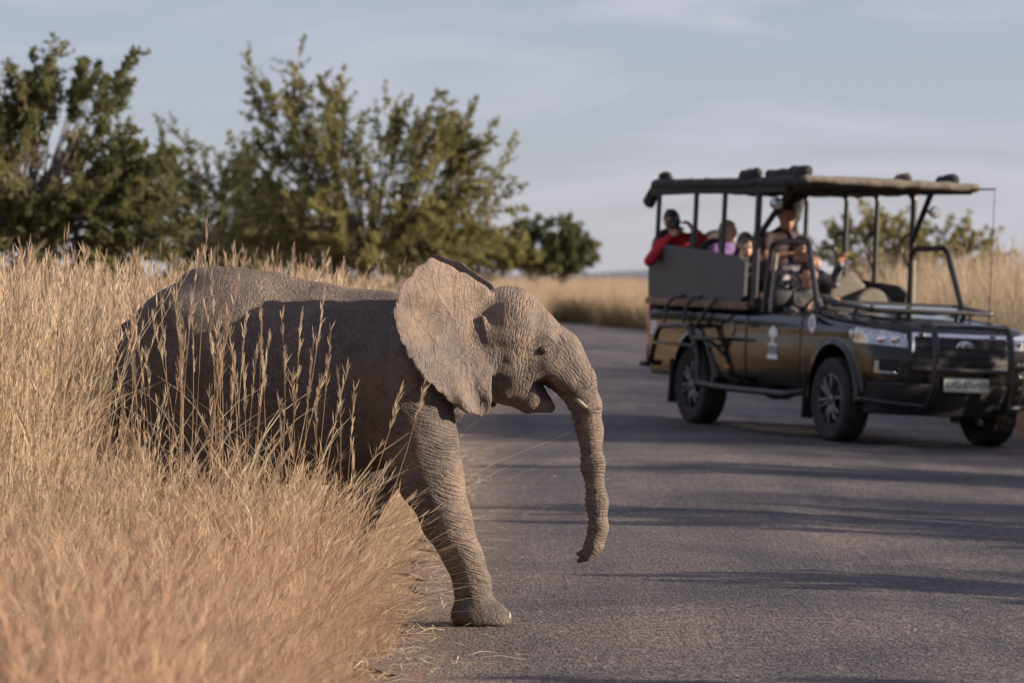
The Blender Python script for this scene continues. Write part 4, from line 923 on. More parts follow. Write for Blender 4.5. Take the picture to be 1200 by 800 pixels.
for sg in (-1, 1):
    yl = lambda y, sg=sg: sg * y
    hl = conform('headlight', lambda x, y, z: mx(mx(0.535 - yl(y), 3.46 - x), mx(0.900 + 0.06 * (yl(y) - 0.535) - z, z - 1.030 - 0.13 * (yl(y) - 0.535))), 0.009, LAMPG, (3.4, -0.92 if sg < 0 else 0.5, 0.88), (4.08, -0.5 if sg < 0 else 0.92, 1.10), 0.008)
    for yb, xb in ((0.63, 3.90), (0.73, 3.83)):
        MB().lathe([(0.001, 0.03), (0.03, 0.026), (0.043, 0.0), (0.043, -0.04)], (xb - 0.055, sg * yb, 0.972), 'x', 16).build('bulb', CHROME, hl)
    conform('corner_light', lambda x, y, z: mx(mx(0.70 - yl(y), ab(x - 3.41) - 0.03), ab(z - 1.0) - 0.045), 0.008, LAMPG, (3.34, -0.95 if sg < 0 else 0.68, 0.92), (3.47, -0.68 if sg < 0 else 0.95, 1.08), 0.008)
    conform('fog_trim', lambda x, y, z: mx(mx(mx(0.64 - yl(y), yl(y) - 0.785), mx(0.655 - z, z - 0.78)), -mx(mx(0.60 - yl(y), yl(y) - 0.762), mx(0.685 - z, z - 0.80)) ), 0.014, simple('satin_trim', (0.30, 0.31, 0.33), 0.3, 0.9), (3.70, -0.9 if sg < 0 else 0.58, 0.58), (4.08, -0.58 if sg < 0 else 0.9, 0.82), 0.008)
    conform('fog_housing', lambda x, y, z: mx(mx(mx(0.60 - yl(y), yl(y) - 0.762), mx(0.69 - z, z - 0.80)), 3.7 - x), 0.006, PLAST, (3.45, -0.9 if sg < 0 else 0.58, 0.6), (4.08, -0.58 if sg < 0 else 0.9, 0.84), 0.009)
conform('lower_bumper', lambda x, y, z: mx(mx(ab(y) - 0.80, z - 0.585), mx(0.29 - z, 3.55 - x)), 0.012, PLAST, (3.5, -0.85, 0.27), (4.08, 0.85, 0.61), 0.011)
# badge on the grille: three crossing rings
bd = MB()
def ring(c, a, b_, r):
    return [Vector((c[0], c[1] + a * math.cos(t), c[2] + b_ * math.sin(t))) for t in np.linspace(0, 2 * PI, 25)]
XB = 3.998
bd.tube(ring((XB, 0, 0.918), 0.080, 0.055, 0), 0.0095, 8, 0); bd.tube(ring((XB + 0.004, 0, 0.934), 0.046, 0.020, 0), 0.008, 8, 0); bd.tube(ring((XB + 0.006, 0, 0.916), 0.021, 0.050, 0), 0.008, 8, 0)
bd.build('badge', CHROME, car)
def text(body, size, mat, parent, M, name='lettering', depth=0.002):
    cu = bpy.data.curves.new(name, 'FONT'); cu.body = body; cu.size = size; cu.align_x = 'CENTER'; cu.align_y = 'CENTER'; cu.extrude = depth / 2
    t = bpy.data.objects.new(name, cu); dg = bpy.context.evaluated_depsgraph_get(); col.objects.link(t); dg.update()
    me = bpy.data.meshes.new_from_object(t.evaluated_get(dg)); bpy.data.objects.remove(t)
    me.transform(M); me.materials.clear(); me.materials.append(mat); return link(name, me, parent)
FRONT = lambda x, y, z: Matrix(((0, 0, 1, x), (1, 0, 0, y), (0, 1, 0, z), (0, 0, 0, 1)))
RIGHT = lambda x, y, z: Matrix(((1, 0, 0, x), (0, 0, -1, y), (0, 1, 0, z), (0, 0, 0, 1)))
npl = MB().box((4.055, 0, 0.585), (0.012, 0.46, 0.125), None, 0.005).build('number_plate', PLATE, car)
for tx, ty_ in (('KPG', -0.135), ('876', 0.025), ('NW', 0.165)): text(tx, 0.092, PLATEG, npl, FRONT(4.063, ty_, 0.585) @ Matrix.Scale(0.92, 4, (1, 0, 0)))
MB().box((3.985, 0, 0.585), (0.13, 0.30, 0.06), None, 0.01).build('plate_bracket', PLAST, car)

# bull bar
def part(name, mat, fn, parent=car, **kw):
    m = MB(); fn(m); return m.build(name, mat, parent, **kw)
bb = empty('bull_bar'); bb.parent = car
for sg in (-1, 1):
    part('upright', STEELB, lambda m: m.tube([(3.92, sg * 0.385, 1.105), (4.08, sg * 0.385, 1.125), (4.17, sg * 0.385, 0.95), (4.17, sg * 0.385, 0.55), (4.05, sg * 0.40, 0.36), (3.85, sg * 0.42, 0.34)], 0.031, 10, 0.12), bb)
part('cross_bar', STEELB, lambda m: m.tube([(4.075, -0.385, 1.112), (4.075, 0.385, 1.112)], 0.021, 8), bb)
part('cross_bar', STEELB, lambda m: m.tube([(4.17, -0.385, 0.72), (4.17, 0.385, 0.72)], 0.018, 8), bb)
for sg in (-1, 1):
    part('side_bar', STEELB, lambda m: m.tube([(4.05, sg * 0.40, 0.38), (4.00, sg * 0.70, 0.40), (3.72, sg * 0.90, 0.42)], 0.022, 8, 0.1), bb)
    if sg > 0: part('side_bar', STEELB, lambda m: m.tube([(4.17, 0.385, 0.76), (4.10, 0.72, 0.78), (3.80, 0.93, 0.80)], 0.020, 8, 0.1), bb)

# wheels
def wheel(x, sg):
    w = empty('wheel'); w.parent = car; w.location = (x, sg * 0.775, 0.388); w.rotation_euler = (0, 0, 0 if sg < 0 else PI)
    prof = [(0.235, -0.105), (0.30, -0.130), (0.352, -0.128), (0.377, -0.105), (0.385, -0.06), (0.387, 0), (0.385, 0.06), (0.377, 0.105), (0.352, 0.128), (0.30, 0.130), (0.235, 0.105), (0.225, 0), (0.235, -0.105)]
    ty = MB().lathe(prof, (0, 0, 0), 'y', 40)
    for k in range(40):
        for yy_ in (-0.085, -0.03, 0.03, 0.085):
            a = 2 * PI * (k + (0.5 if yy_ > 0 else 0)) / 40; r = 0.386 if abs(yy_) < 0.05 else 0.381
            ty.box((r * math.cos(a), yy_, r * math.sin(a)), (0.012, 0.045, 0.036), (0, -a, 0.25 if yy_ * (1 if k % 2 else -1) > 0 else -0.25))
    ty.build('tyre', RUBBER, w)
    rim = MB().lathe([(0.236, -0.108), (0.226, -0.112), (0.218, -0.095), (0.205, 0.02), (0.21, 0.10)], (0, 0, 0), 'y', 36)
    for k in range(6):
        a = 2 * PI * k / 6 + 0.3
        for da in (-0.16, 0.16):
            p = [(0.05 * math.cos(a + da * 2), -0.085, 0.05 * math.sin(a + da * 2)), (0.13 * math.cos(a + da * 1.1), -0.105, 0.13 * math.sin(a + da * 1.1)), (0.222 * math.cos(a + da * 1.2), -0.10, 0.222 * math.sin(a + da * 1.2))]
            rim.tube(p, 0.022, 6, 0.03)
    rim.lathe([(0.001, -0.115), (0.035, -0.112), (0.062, -0.10), (0.066, -0.04)], (0, 0, 0), 'y', 20)
    rim.build('rim', ALLOY, w)
    MB().lathe([(0.001, 0.0), (0.165, 0.0), (0.165, 0.03)], (0, 0, 0), 'y', 24).build('brake_disc', simple('brake_disc', (0.10, 0.095, 0.09), 0.5, 0.8), w)
for x in (0.0, 3.085):
    for sg in (-1, 1): wheel(x, sg)
for x in (0.0, 3.085): part('axle', DARKI, lambda m: (m.tube([(x, -0.7, 0.39), (x, 0.7, 0.39)], 0.05, 10), m.box((x, 0.1, 0.40), (0.26, 0.3, 0.26), None, 0.08)))
part('chassis', DARKI, lambda m: [m.box((1.4, sg * 0.42, 0.50), (4.9, 0.09, 0.14), None, 0.01) for sg in (-1, 1)] + [m.box((1.6, 0, 0.47), (1.2, 0.6, 0.16), None, 0.03)])
for x, xo in ((0.0, -0.47), (3.085, -0.50)):
    for sg in (-1, 1): part('mud_flap', PLAST, lambda m: m.box((x + xo, sg * 0.79, 0.40), (0.015, 0.26, 0.42), (0, 0.05, 0), 0.004))
# rear: light, bumper step, reflector sticker
for sg in (-1, 1):
    part('tail_light', REDL, lambda m: m.box((-1.195, sg * 0.80, 0.99), (0.055, 0.13, 0.36), None, 0.02))
    part('rear_step', PLAST, lambda m: (m.box((-1.28, sg * 0.66, 0.55), (0.17, 0.42, 0.055), None, 0.02), m.box((-1.20, sg * 0.78, 0.66), (0.06, 0.16, 0.22), None, 0.03)))
st = part('round_sticker', WHITE, lambda m: m.box((-1.03, -0.868, 0.93), (0.13, 0.006, 0.13), None, 0.002))
text('S', 0.11, INK, st, RIGHT(-1.03, -0.8725, 0.93), 'lettering')
# side step and the ladder round the rear wheel
YB = -1.02
sb = part('side_step', STEELB, lambda m: (m.tube([(0.50, YB, 0.42), (1.1, YB, 0.40), (2.40, YB + 0.02, 0.40), (2.52, -0.85, 0.44)], 0.034, 10, 0.08), m.box((1.75, -0.95, 0.41), (1.1, 0.13, 0.03), None, 0.01)))
for x in (0.9, 1.6, 2.25): part('bracket', STEELB, lambda m: m.tube([(x, -0.95, 0.41), (x, -0.5, 0.48)], 0.02, 6), sb)
ld = part('access_ladder', STEELB, lambda m: m.tube([(-0.72, -0.90, 0.58), (-0.74, YB, 0.58), (-0.52, YB - 0.02, 0.96), (0.20, YB - 0.02, 0.98), (0.44, YB, 0.72), (0.44, YB, 0.42), (0.62, YB, 0.41)], 0.029, 10, 0.12))
part('upright', STEELB, lambda m: m.tube([(-0.44, YB, 0.95), (-0.46, -0.99, 1.18), (-0.36, -0.93, 1.27), (-0.22, -0.92, 1.27)], 0.017, 8, 0.08), ld)
part('upright', STEELB, lambda m: m.tube([(0.02, YB, 0.96), (0.02, -0.99, 1.18), (0.10, -0.93, 1.27), (0.2, -0.92, 1.27)], 0.017, 8, 0.08), ld)
part('upright', STEELB, lambda m: m.tube([(0.28, YB, 0.94), (0.52, -0.98, 1.16), (0.60, -0.93, 1.26)], 0.017, 8, 0.08), ld)
part('tread', STEELB, lambda m: m.box((-0.10, YB, 0.785), (1.0, 0.10, 0.030), None, 0.008), ld)
part('tread', STEELB, lambda m: m.box((0.70, -1.0, 0.87), (0.55, 0.17, 0.030), None, 0.008), ld)
part('tread_bracket', STEELB, lambda m: m.tube([(0.30, YB, 0.86), (0.6, -0.98, 0.85), (0.72, -0.86, 0.70)], 0.02, 8, 0.05), ld)
part('side_marker', AMBER, lambda m: m.box((0.78, -0.862, 0.60), (0.09, 0.02, 0.035), None, 0.006))
# filler cap, fender sticker, door emblem
part('fuel_flap', PAINT, lambda m: m.lathe([(0.001, -0.012), (0.075, -0.010), (0.085, 0.01)], (0.86, -0.868, 0.98), 'y', 24))
def disc_side(m, cx, cz, a, b_, y, th=0.004, n=20): m.prism([(cx + a * math.cos(t), y, cz + b_ * math.sin(t)) for t in np.linspace(0, 2 * PI, n, endpoint=False)], (0, -th, 0))
fs = part('wing_sticker', WHITE, lambda m: disc_side(m, 2.62, 1.075, 0.075, 0.085, -0.868))
text('D', 0.10, INK, fs, RIGHT(2.62, -0.874, 1.075), 'lettering')
YD = -0.8705
em = MB()
for cx, cz, a, b_ in ((1.80, 0.975, 0.085, 0.045), (1.76, 0.955, 0.05, 0.035), (1.85, 0.955, 0.05, 0.035), (1.80, 1.00, 0.05, 0.03)): disc_side(em, cx, cz, a, b_, YD - 0.0008 * len(em.f) % 0.002)
em.prism([(1.785, YD, 0.94), (1.815, YD, 0.94), (1.825, YD, 0.85), (1.775, YD, 0.85)], (0, -0.003, 0))
em.box((1.80, YD - 0.0012, 0.735), (0.22, 0.003, 0.045)); em.box((1.80, YD - 0.0012, 0.852), (0.20, 0.003, 0.02))
emo = em.build('door_emblem', WHITE, car)
lt = MB()
for r, zz in enumerate((0.825, 0.795, 0.770)):
    for k in range(7): lt.box((1.715 + k * 0.028 + 0.004 * (r % 2), YD - 0.001, zz), (0.018, 0.003, 0.018 if (k + r) % 3 else 0.022))
lt.build('small_lettering', simple('grey_print', (0.36, 0.40, 0.43), 0.5), emo)

# tiered seating body: grey side panels on a wood strip
for sg in (-1, 1):
    y0 = sg * 0.90
    tp = 0.0 if sg < 0 else 0.22
    part('side_panel', PANEL, lambda m: m.prism([(-1.14, y0, 1.245), (-1.17, y0, 1.70 - tp), (-1.02, y0, 1.80 - tp), (0.98, y0, 1.690 - tp), (1.17, y0, 1.62 - tp), (1.17, y0, 1.30), (1.08, y0, 1.245)], (0, -sg * 0.03, 0)))
    part('panel_rail', WOOD, lambda m: m.box((0.03, sg * 0.885, 1.205), (2.42, 0.05, 0.075), None, 0.008))
part('tail_panel', PANEL, lambda m: m.prism([(-1.17, -0.86, 1.22), (-1.17, 0.86, 1.22), (-1.17, 0.86, 1.76), (-1.17, -0.86, 1.76)], (0.03, 0, 0)))
part('deck', DARKI, lambda m: m.box((0.0, 0, 1.17), (2.3, 1.72, 0.03)))
rows_ = ((0.80, 1.00), (-0.05, 1.24), (-0.92, 1.30))
def bench(x, z, n, ys_, beige=False, hback=0.56):
    for y in ys_:
        s_ = empty('seat'); s_.parent = car; s_.location = (x, y, z)
        MB().box((0.0, 0, -0.05), (0.46, 0.46, 0.12), None, 0.05).build('cushion', SEATB if beige else SEATM, s_)
        bk = Field((-0.42, -0.30, -0.08), (-0.08, 0.30, hback + 0.12), 0.014)
        bk.add(lambda X, Y, Z: smax(smax(np.sqrt((np.abs(X + 0.24 + 0.10 * Z)) ** 2 + 0 * Y) - 0.045, np.sqrt(Y ** 2 + np.maximum(Z - hback + 0.22, 0) ** 2) - 0.235, 0.05), -Z - 0.02, 0.03), (-0.4, -0.3, -0.06), (-0.1, 0.3, hback + 0.1), 0.01)
        Vb, Fb = bk.mesh(1); link('backrest', np_mesh('backrest', Vb, Fb, SEATB if beige else SEATM), s_)
        MB().box((0.0, 0, -0.11 - (z - 1.33 if z > 1.4 else 0.0)), (0.40, 0.40, 0.10), None, 0.01).build('seat_base', DARKI, s_)
bench(*rows_[0], 3, (-0.55, -0.13), hback=0.60); bench(rows_[0][0], rows_[0][1] + 0.04, 1, (0.55,), True, hback=0.50)
bench(*rows_[1], 3, (-0.52, 0.06), hback=0.62); bench(rows_[1][0], rows_[1][1], 1, (0.60,), hback=0.36)
bench(*rows_[2], 3, (-0.62, -0.10), hback=0.66); bench(rows_[2][0], rows_[2][1], 1, (0.55,), hback=0.42)
bench(1.64, 0.82, 1, (-0.47,), hback=0.58); bench(1.66, 0.80, 1, (0.40,), True, hback=0.62)
part('cab_back', DARKI, lambda m: m.box((1.235, 0, 0.98), (0.05, 1.5, 0.56), None, 0.01))
part('dashboard', DARKI, lambda m: (m.box((2.28, 0, 1.10), (0.30, 1.46, 0.20), None, 0.06), m.box((2.22, -0.40, 1.20), (0.2, 0.36, 0.08), None, 0.03)))
part('cowl', PLAST, lambda m: m.box((2.44, 0, 1.185), (0.11, 1.50, 0.05), None, 0.015))
sw = MB(); ctr = Vector((1.99, -0.47, 1.17)); ux, uy = Vector((0, 1, 0)), Vector((0.42, 0, 0.90)).normalized()
sw.tube([ctr + (ux * math.cos(t) + uy * math.sin(t)) * 0.185 for t in np.linspace(0, 2 * PI, 25)], 0.015, 8, 0)
sw.tube([ctr - ux * 0.18, ctr + ux * 0.18], 0.014, 6); sw.tube([ctr, ctr - uy * 0.18], 0.014, 6); sw.tube([ctr, ctr + Vector((0.25, 0, -0.12))], 0.03, 8)
sw.build('steering_wheel', PLAST, car)
# cut-down cab: tube hoop at each side, windscreen folded flat over the bonnet
for sg in (-1, 1):
    part('cab_hoop', STEELB, lambda m: m.tube([(1.42, sg * 0.80, 1.16), (1.46, sg * 0.76, 1.83), (2.20, sg * 0.74, 1.85), (2.56, sg * 0.78, 1.17)], 0.030, 10, 0.10))
    part('inner_hoop', simple('light_tube', (0.28, 0.26, 0.22), 0.5), lambda m: m.tube([(1.50, sg * 0.77, 1.16), (1.53, sg * 0.745, 1.72)], 0.020, 8))
ws_ = part('windscreen_frame', STEELB, lambda m: m.tube([(2.50, -0.70, 1.285), (3.36, -0.64, 1.235), (3.36, 0.64, 1.235), (2.50, 0.70, 1.285), (2.50, -0.70, 1.285)], 0.022, 8, 0.05))
mg, tg, bg_ = new_mat('windscreen_glass'); bg_.inputs['Base Color'].default_value = (0.75, 0.80, 0.80, 1); bg_.inputs['Roughness'].default_value = 0.03; bg_.inputs['Transmission Weight'].default_value = 0.85; bg_.inputs['IOR'].default_value = 1.45
part('glass', mg, lambda m: m.prism([(2.51, -0.68, 1.282), (3.35, -0.625, 1.233), (3.35, 0.625, 1.233), (2.51, 0.68, 1.282)], (0, 0, 0.006)), ws_)
for y in (-0.30, 0.30): part('strut', STEELB, lambda m: m.tube([(3.30, y, 1.238), (3.20, y, 1.10)], 0.016, 6), ws_)
part('rest_bar', STEELB, lambda m: m.tube([(2.95, -0.62, 1.15), (2.98, -0.60, 1.235), (2.98, 0.60, 1.235), (2.95, 0.62, 1.15)], 0.014, 6, 0.04), ws_)

# roof on tube posts
RZ = 2.40
for sg in (-1, 1):
    for x in (-1.08, -0.16, 0.52, 1.30):
        p_ = part('roof_post', STEELB, lambda m: m.tube([(x, sg * 0.85, 1.20), (x, sg * 0.845, 2.34), (x - 0.03, sg * 0.80, RZ)], 0.026 if x < 1.2 else 0.034, 10, 0.06))
    part('roof_brace', STEELB, lambda m: m.tube([(1.32, sg * 0.83, 1.90), (1.86, sg * 0.74, RZ)], 0.030, 10))
    part('spot_lamp', LAMPG, lambda m: (m.lathe([(0.001, 0.03), (0.05, 0.022), (0.062, 0.0), (0.05, -0.05), (0.001, -0.07)], (1.72, sg * 0.86, 2.20), 'x', 16), m.tube([(1.68, sg * 0.86, 2.2), (1.66, sg * 0.78, 2.2)], 0.014, 6)))
    for x in (-0.16, 0.52, 1.30): part('grab_handle', STEELB, lambda m: m.tube([(x, sg * 0.84, 1.62), (x - 0.17, sg * 0.82, 1.80), (x - 0.15, sg * 0.80, 1.94), (x, sg * 0.84, 2.0)], 0.013, 6, 0.07))
X0_, X1_ = -1.22, 2.42
rf = empty('roof'); rf.parent = car
f = Field((X0_ - 0.1, -0.95, RZ - 0.12), (X1_ + 0.15, 0.95, RZ + 0.16), 0.016)
f.add(lambda X, Y, Z: smax(smax(np.abs(Z - (RZ + 0.045 + 0.012 * np.sin(X * 7) - 0.03 * (np.abs(Y) / 0.85) ** 2)) - 0.030, np.abs(Y) - 0.86, 0.03), np.maximum(X0_ - X, X - X1_), 0.02), (X0_, -0.9, RZ - 0.1), (X1_, 0.9, RZ + 0.1), 0.01)
Vr, Fr = f.mesh(1); link('canvas_top', np_mesh('canvas_top', Vr, Fr, CANVAS), rf)
part('roof_frame', STEELB, lambda m: [m.tube([(X0_ + 0.04, sg * 0.84, RZ - 0.01), (X1_ - 0.02, sg * 0.84, RZ - 0.01)], 0.024, 8) for sg in (-1, 1)] + [m.tube([(x, -0.84, RZ - 0.01), (x, 0.84, RZ - 0.01)], 0.022, 8) for x in (X0_ + 0.05, -0.16, 0.52, 1.30, 1.86, X1_ - 0.04)], rf)
for sg in (-1,): part('valance', CANVAS, lambda m: m.prism([(X0_, sg * 0.885, RZ + 0.02), (1.95, sg * 0.885, RZ + 0.02), (1.95, sg * 0.885, RZ - 0.085), (0.9, sg * 0.885, RZ - 0.105), (-0.2, sg * 0.885, RZ - 0.10), (X0_, sg * 0.885, RZ - 0.115)], (0, -sg * 0.012, 0)), rf)
def roll(name, path, r, mat, lump=0.012, seed=1):
    P = np.array(path, float); lo, hi = P.min(0) - r - 0.06, P.max(0) + r + 0.06; f = Field(lo, hi, 0.014)
    for a, b_ in zip(P[:-1], P[1:]): f.cone(a, b_, r, r, 0.02)
    V, Fc = f.mesh(1); Nn = vnormals(V, Fc); V = V + Nn * (lump * vnoise(V, 7, seed) + lump * 0.6 * vnoise(V, 19, seed + 3))[:, None]
    return link(name, np_mesh(name, V, Fc, mat), rf)
roll('rolled_side', [(X0_ + 0.05, -0.86, RZ + 0.01), (0.0, -0.88, RZ + 0.0), (X1_ - 0.05, -0.87, RZ + 0.02)], 0.048, CANVAS, 0.012, 2)
roll('rolled_side', [(X0_ + 0.05, 0.86, RZ + 0.01), (0.0, 0.88, RZ + 0.0), (X1_ - 0.05, 0.87, RZ + 0.02)], 0.045, CANVAS, 0.012, 5)
roll('rolled_front', [(X1_ + 0.02, -0.92, RZ + 0.03), (X1_ + 0.02, 0.90, RZ + 0.03)], 0.042, CANVAS_T, 0.008, 9)
roll('hanging_flap', [(X0_ - 0.02, -0.80, RZ + 0.0), (X0_ - 0.08, -0.86, RZ - 0.16)], 0.066, CANVAS, 0.02, 12)
roll('gathered_curtain', [(-1.12, 0.72, RZ - 0.03), (-1.12, 0.70, RZ - 0.40)], 0.085, CANVAS, 0.02, 31)
roll('rolled_rear', [(X0_ - 0.02, -0.82, RZ + 0.0), (X0_ - 0.02, 0.82, RZ + 0.0)], 0.055, CANVAS, 0.015, 14)
for k, (x, y, rr, mt, ln) in enumerate(((X0_ + 0.10, -0.78, 0.060, CANVAS, 0.05), (1.10, -0.86, 0.062, CANVAS, 0.12), (1.75, -0.84, 0.058, CANVAS, 0.25), (2.18, -0.84, 0.066, CANVAS, 0.06), (2.05, 0.30, 0.066, CANVAS_T, 0.07), (2.20, 0.70, 0.075, CANVAS, 0.10))):
    roll('tied_bundle', [(x - ln, y, RZ + 0.075), (x + ln * 0.5, y, RZ + 0.088), (x + ln, y + 0.02, RZ + 0.10)], rr * 0.85, mt, 0.02, 20 + k)
an = part('antenna', STEELB, lambda m: (m.tube([(2.88, 0.86, 1.10), (2.88, 0.86, 2.44)], 0.006, 6, 0, 0.004), m.lathe([(0.001, 0.06), (0.02, 0.05), (0.025, 0.0)], (2.88, 0.86, 1.09), 'z', 10)))
part('roof_rod', STEELB, lambda m: m.tube([(X1_ + 0.02, 0.86, RZ + 0.02), (2.86, 0.86, RZ + 0.015)], 0.010, 6), rf)
# spare things in the cab: canvas bag on the far seat
# ------------------------------------------------------------------ people in the vehicle
SKIN_A = simple('skin_light', (0.50, 0.30, 0.215), 0.55, vary=0.12, scale=25); SKIN_B = simple('skin_tan', (0.40, 0.22, 0.145), 0.55, vary=0.12, scale=25)
HAIR_D = simple('hair_dark', (0.022, 0.016, 0.013), 0.55, vary=0.4, scale=50, bump=0.8, bscale=120); HAIR_B = simple('hair_blond', (0.36, 0.255, 0.15), 0.55, vary=0.3, scale=50, bump=0.8, bscale=120); HAIR_G = simple('hair_brown', (0.10, 0.065, 0.045), 0.55, vary=0.4, scale=50, bump=0.8, bscale=120)
EYEM = simple('eye_dark', (0.03, 0.02, 0.015), 0.2)
def cloth(name, c, vary=0.2): return simple(name, c, 0.9, vary=vary, scale=9, bump=0.5, bscale=26)
def camo():
    m, t, b = new_mat('camouflage_cloth'); b.inputs['Roughness'].default_value = 0.9; tc = N(t, 'ShaderNodeTexCoord'); n = N(t, 'ShaderNodeTexNoise', Scale=14.0, Detail=2.0); t.links.new(tc.outputs['Object'], n.inputs['Vector'])
    r = ramp(t, [(0.38, (0.07, 0.07, 0.085)), (0.5, (0.30, 0.28, 0.29)), (0.6, (0.15, 0.15, 0.16))]); r.color_ramp.interpolation = 'CONSTANT'; t.links.new(n.outputs['Fac'], r.inputs[0]); t.links.new(r.outputs[0], b.inputs['Base Color']); return m
def person(label, hip, yaw, scale, skin, hairm, shirtm, trouserm, arms, lean=(0, 0), turn=(0, 0), hair='short', long_sleeve=True, hat=None, group='people riding in the vehicle', leg_turn=0.0):
    """seated figure, hips at the origin, facing +x; arms = {side: (elbow, wrist, finger direction, palm normal)}"""
    root = empty('person'); root.matrix_world = VM @ Matrix.Translation(hip) @ Matrix.Rotation(yaw, 4, 'Z') @ Matrix.Scale(scale, 4)
    tag(root, label, 'person', group)
    A = lambda *p: np.array(p, float)
    Rl = np.array(Euler((lean[1], lean[0], 0)).to_matrix()); up = lambda *p: Rl @ (A(*p) - A(0, 0, 0.1)) + A(0, 0, 0.1)
    Rh = Rl @ np.array(Euler((0, turn[0], turn[1])).to_matrix()); hc = up(0.045, 0, 0.715)
    H = lambda *p: hc + Rh @ A(*p)
    parts = {'torso': [], 'arm': [], 'leg': [], 'head': [], 'hand': []}
    T = parts['torso']
    T += [('c', A(0, -0.07, 0.07), A(0, 0.07, 0.07), 0.125, 0.125), ('c', A(0.0, 0, 0.10), up(0.01, 0, 0.26), 0.130, 0.125), ('c', up(0.01, -0.05, 0.24), up(0.015, -0.085, 0.42), 0.105, 0.105), ('c', up(0.01, 0.05, 0.24), up(0.015, 0.085, 0.42), 0.105, 0.105), ('c', up(0, -0.16, 0.485), up(0, 0.16, 0.485), 0.062, 0.062), ('c', up(0, 0, 0.45), up(0.01, 0, 0.50), 0.12, 0.09), ('c', up(-0.005, -0.08, 0.50), up(0.0, 0.0, 0.545), 0.06, 0.06), ('c', up(-0.005, 0.08, 0.50), up(0.0, 0.0, 0.545), 0.06, 0.06)]
    parts['head'] += [('c', up(0.0, 0, 0.50), up(0.03, 0, 0.64), 0.056, 0.052), ('e', H(-0.012, 0, 0.025), A(0.098, 0.076, 0.100)), ('e', H(0.018, 0, -0.03), A(0.072, 0.064, 0.092)), ('c', H(0.055, 0, -0.085), H(0.060, 0, -0.09), 0.034, 0.034), ('c', H(0.085, 0, 0.012), H(0.108, 0, -0.022), 0.011, 0.016), ('c', H(0.078, -0.045, 0.03), H(0.082, 0.045, 0.03), 0.016, 0.016), ('c', H(0.086, -0.022, -0.058), H(0.086, 0.022, -0.058), 0.010, 0.010), ('e', H(0.065, -0.038, -0.02), A(0.025, 0.025, 0.025)), ('e', H(0.065, 0.038, -0.02), A(0.025, 0.025, 0.025)), ('e', H(0.0, -0.079, -0.008), A(0.022, 0.012, 0.034)), ('e', H(0.0, 0.079, -0.008), A(0.022, 0.012, 0.034))]
    for sg in (-1, 1):
        Rg = np.array(Matrix.Rotation(leg_turn, 3, 'Z')); kn = Rg @ A(0.42, sg * 0.13, 0.07); an_ = Rg @ A(0.40, sg * 0.13, -0.33); mid_ = Rg @ A(0.41, sg * 0.13, -0.13)
        parts['leg'] += [('c', A(0.0, sg * 0.09, 0.06), kn, 0.090, 0.062), ('c', kn, mid_, 0.060, 0.054), ('c', mid_, an_, 0.054, 0.040)]
        parts['hand'] += [('c', an_, Rg @ A(0.41, sg * 0.13, -0.37), 0.040, 0.040), ('c', Rg @ A(0.38, sg * 0.13, -0.385), Rg @ A(0.54, sg * 0.14, -0.395), 0.040, 0.032)]
        el, wr, fd, pn = arms[sg]; el, wr, fd, pn = map(lambda v: np.array(v, float), (el, wr, fd, pn)); sh = up(0.0, sg * 0.185, 0.475)
        parts['arm'] += [('c', sh, el, 0.052, 0.043), ('c', el, wr, 0.041, 0.029)]
        fd = fd / np.linalg.norm(fd); pn = pn - fd * (pn @ fd); pn /= np.linalg.norm(pn); ac = np.cross(fd, pn)
        for k, (o, l) in enumerate(((-0.030, 0.078), (-0.010, 0.088), (0.010, 0.084), (0.029, 0.066))):
            b0 = wr + ac * o * 0.6; b1 = wr + fd * 0.085 + ac * o; b2 = b1 + (fd * 0.85 + pn * 0.5) * l * 0.5; b3 = b2 + (fd * 0.3 + pn * 0.95) * l * 0.5
            parts['hand'] += [('c', b0, b1, 0.017, 0.0145), ('c', b1, b2, 0.0105, 0.0098), ('c', b2, b3, 0.0098, 0.0085)]
        t0 = wr + fd * 0.025 - ac * 0.028 * (1); t1 = t0 - ac * 0.028 + fd * 0.03 + pn * 0.012; t2 = t1 + fd * 0.03 + pn * 0.018
        parts['hand'] += [('c', wr, t0, 0.018, 0.016), ('c', t0, t1, 0.0135, 0.0115), ('c', t1, t2, 0.0115, 0.0095)]
    def make(name, sel, infl, mat, h, k, cut=None):
        pts = np.array([p for q in sel for p in ((q[1], q[2]) if q[0] == 'c' else (q[1],))])
        f = Field(pts.min(0) - 0.17, pts.max(0) + 0.17, h)
        for q in sel:
            if q[0] == 'c': f.cone(q[1], q[2], q[3] + infl, q[4] + infl, k if max(q[3], q[4]) > 0.02 else min(k, 0.006))
            else: f.ell(q[1], q[2] + infl, k, Rh)
        if cut: cut(f)
        V, Fc = f.mesh(1); return link(name, np_mesh(name, V, Fc, mat), root)
    make('body', parts['torso'] + parts['leg'] + parts['arm'] + parts['head'] + parts['hand'], 0, skin, 0.0085, 0.022)
    arm_sel = []
    for i_, q in enumerate(parts['arm']):
        if i_ % 2 == 0: arm_sel.append(q if long_sleeve else ('c', q[1], q[1] + (q[2] - q[1]) * 0.6, q[3] + 0.006, q[4] + 0.012))
        elif long_sleeve: arm_sel.append(('c', q[1], q[1] + (q[2] - q[1]) * 0.93, q[3], q[4] + 0.003))
    s_ = make('shirt', parts['torso'] + arm_sel, 0.013, shirtm, 0.011, 0.03)
    make('trousers', parts['leg'] + [('c', A(0, -0.07, 0.06), A(0, 0.07, 0.06), 0.122, 0.122)], 0.014, trouserm, 0.012, 0.03)
    # hair
    fh = Field(hc - 0.22, hc + 0.20, 0.0075); fh.ell(H(-0.016, 0, 0.032), A(0.108, 0.087, 0.108), 0.02, Rh)
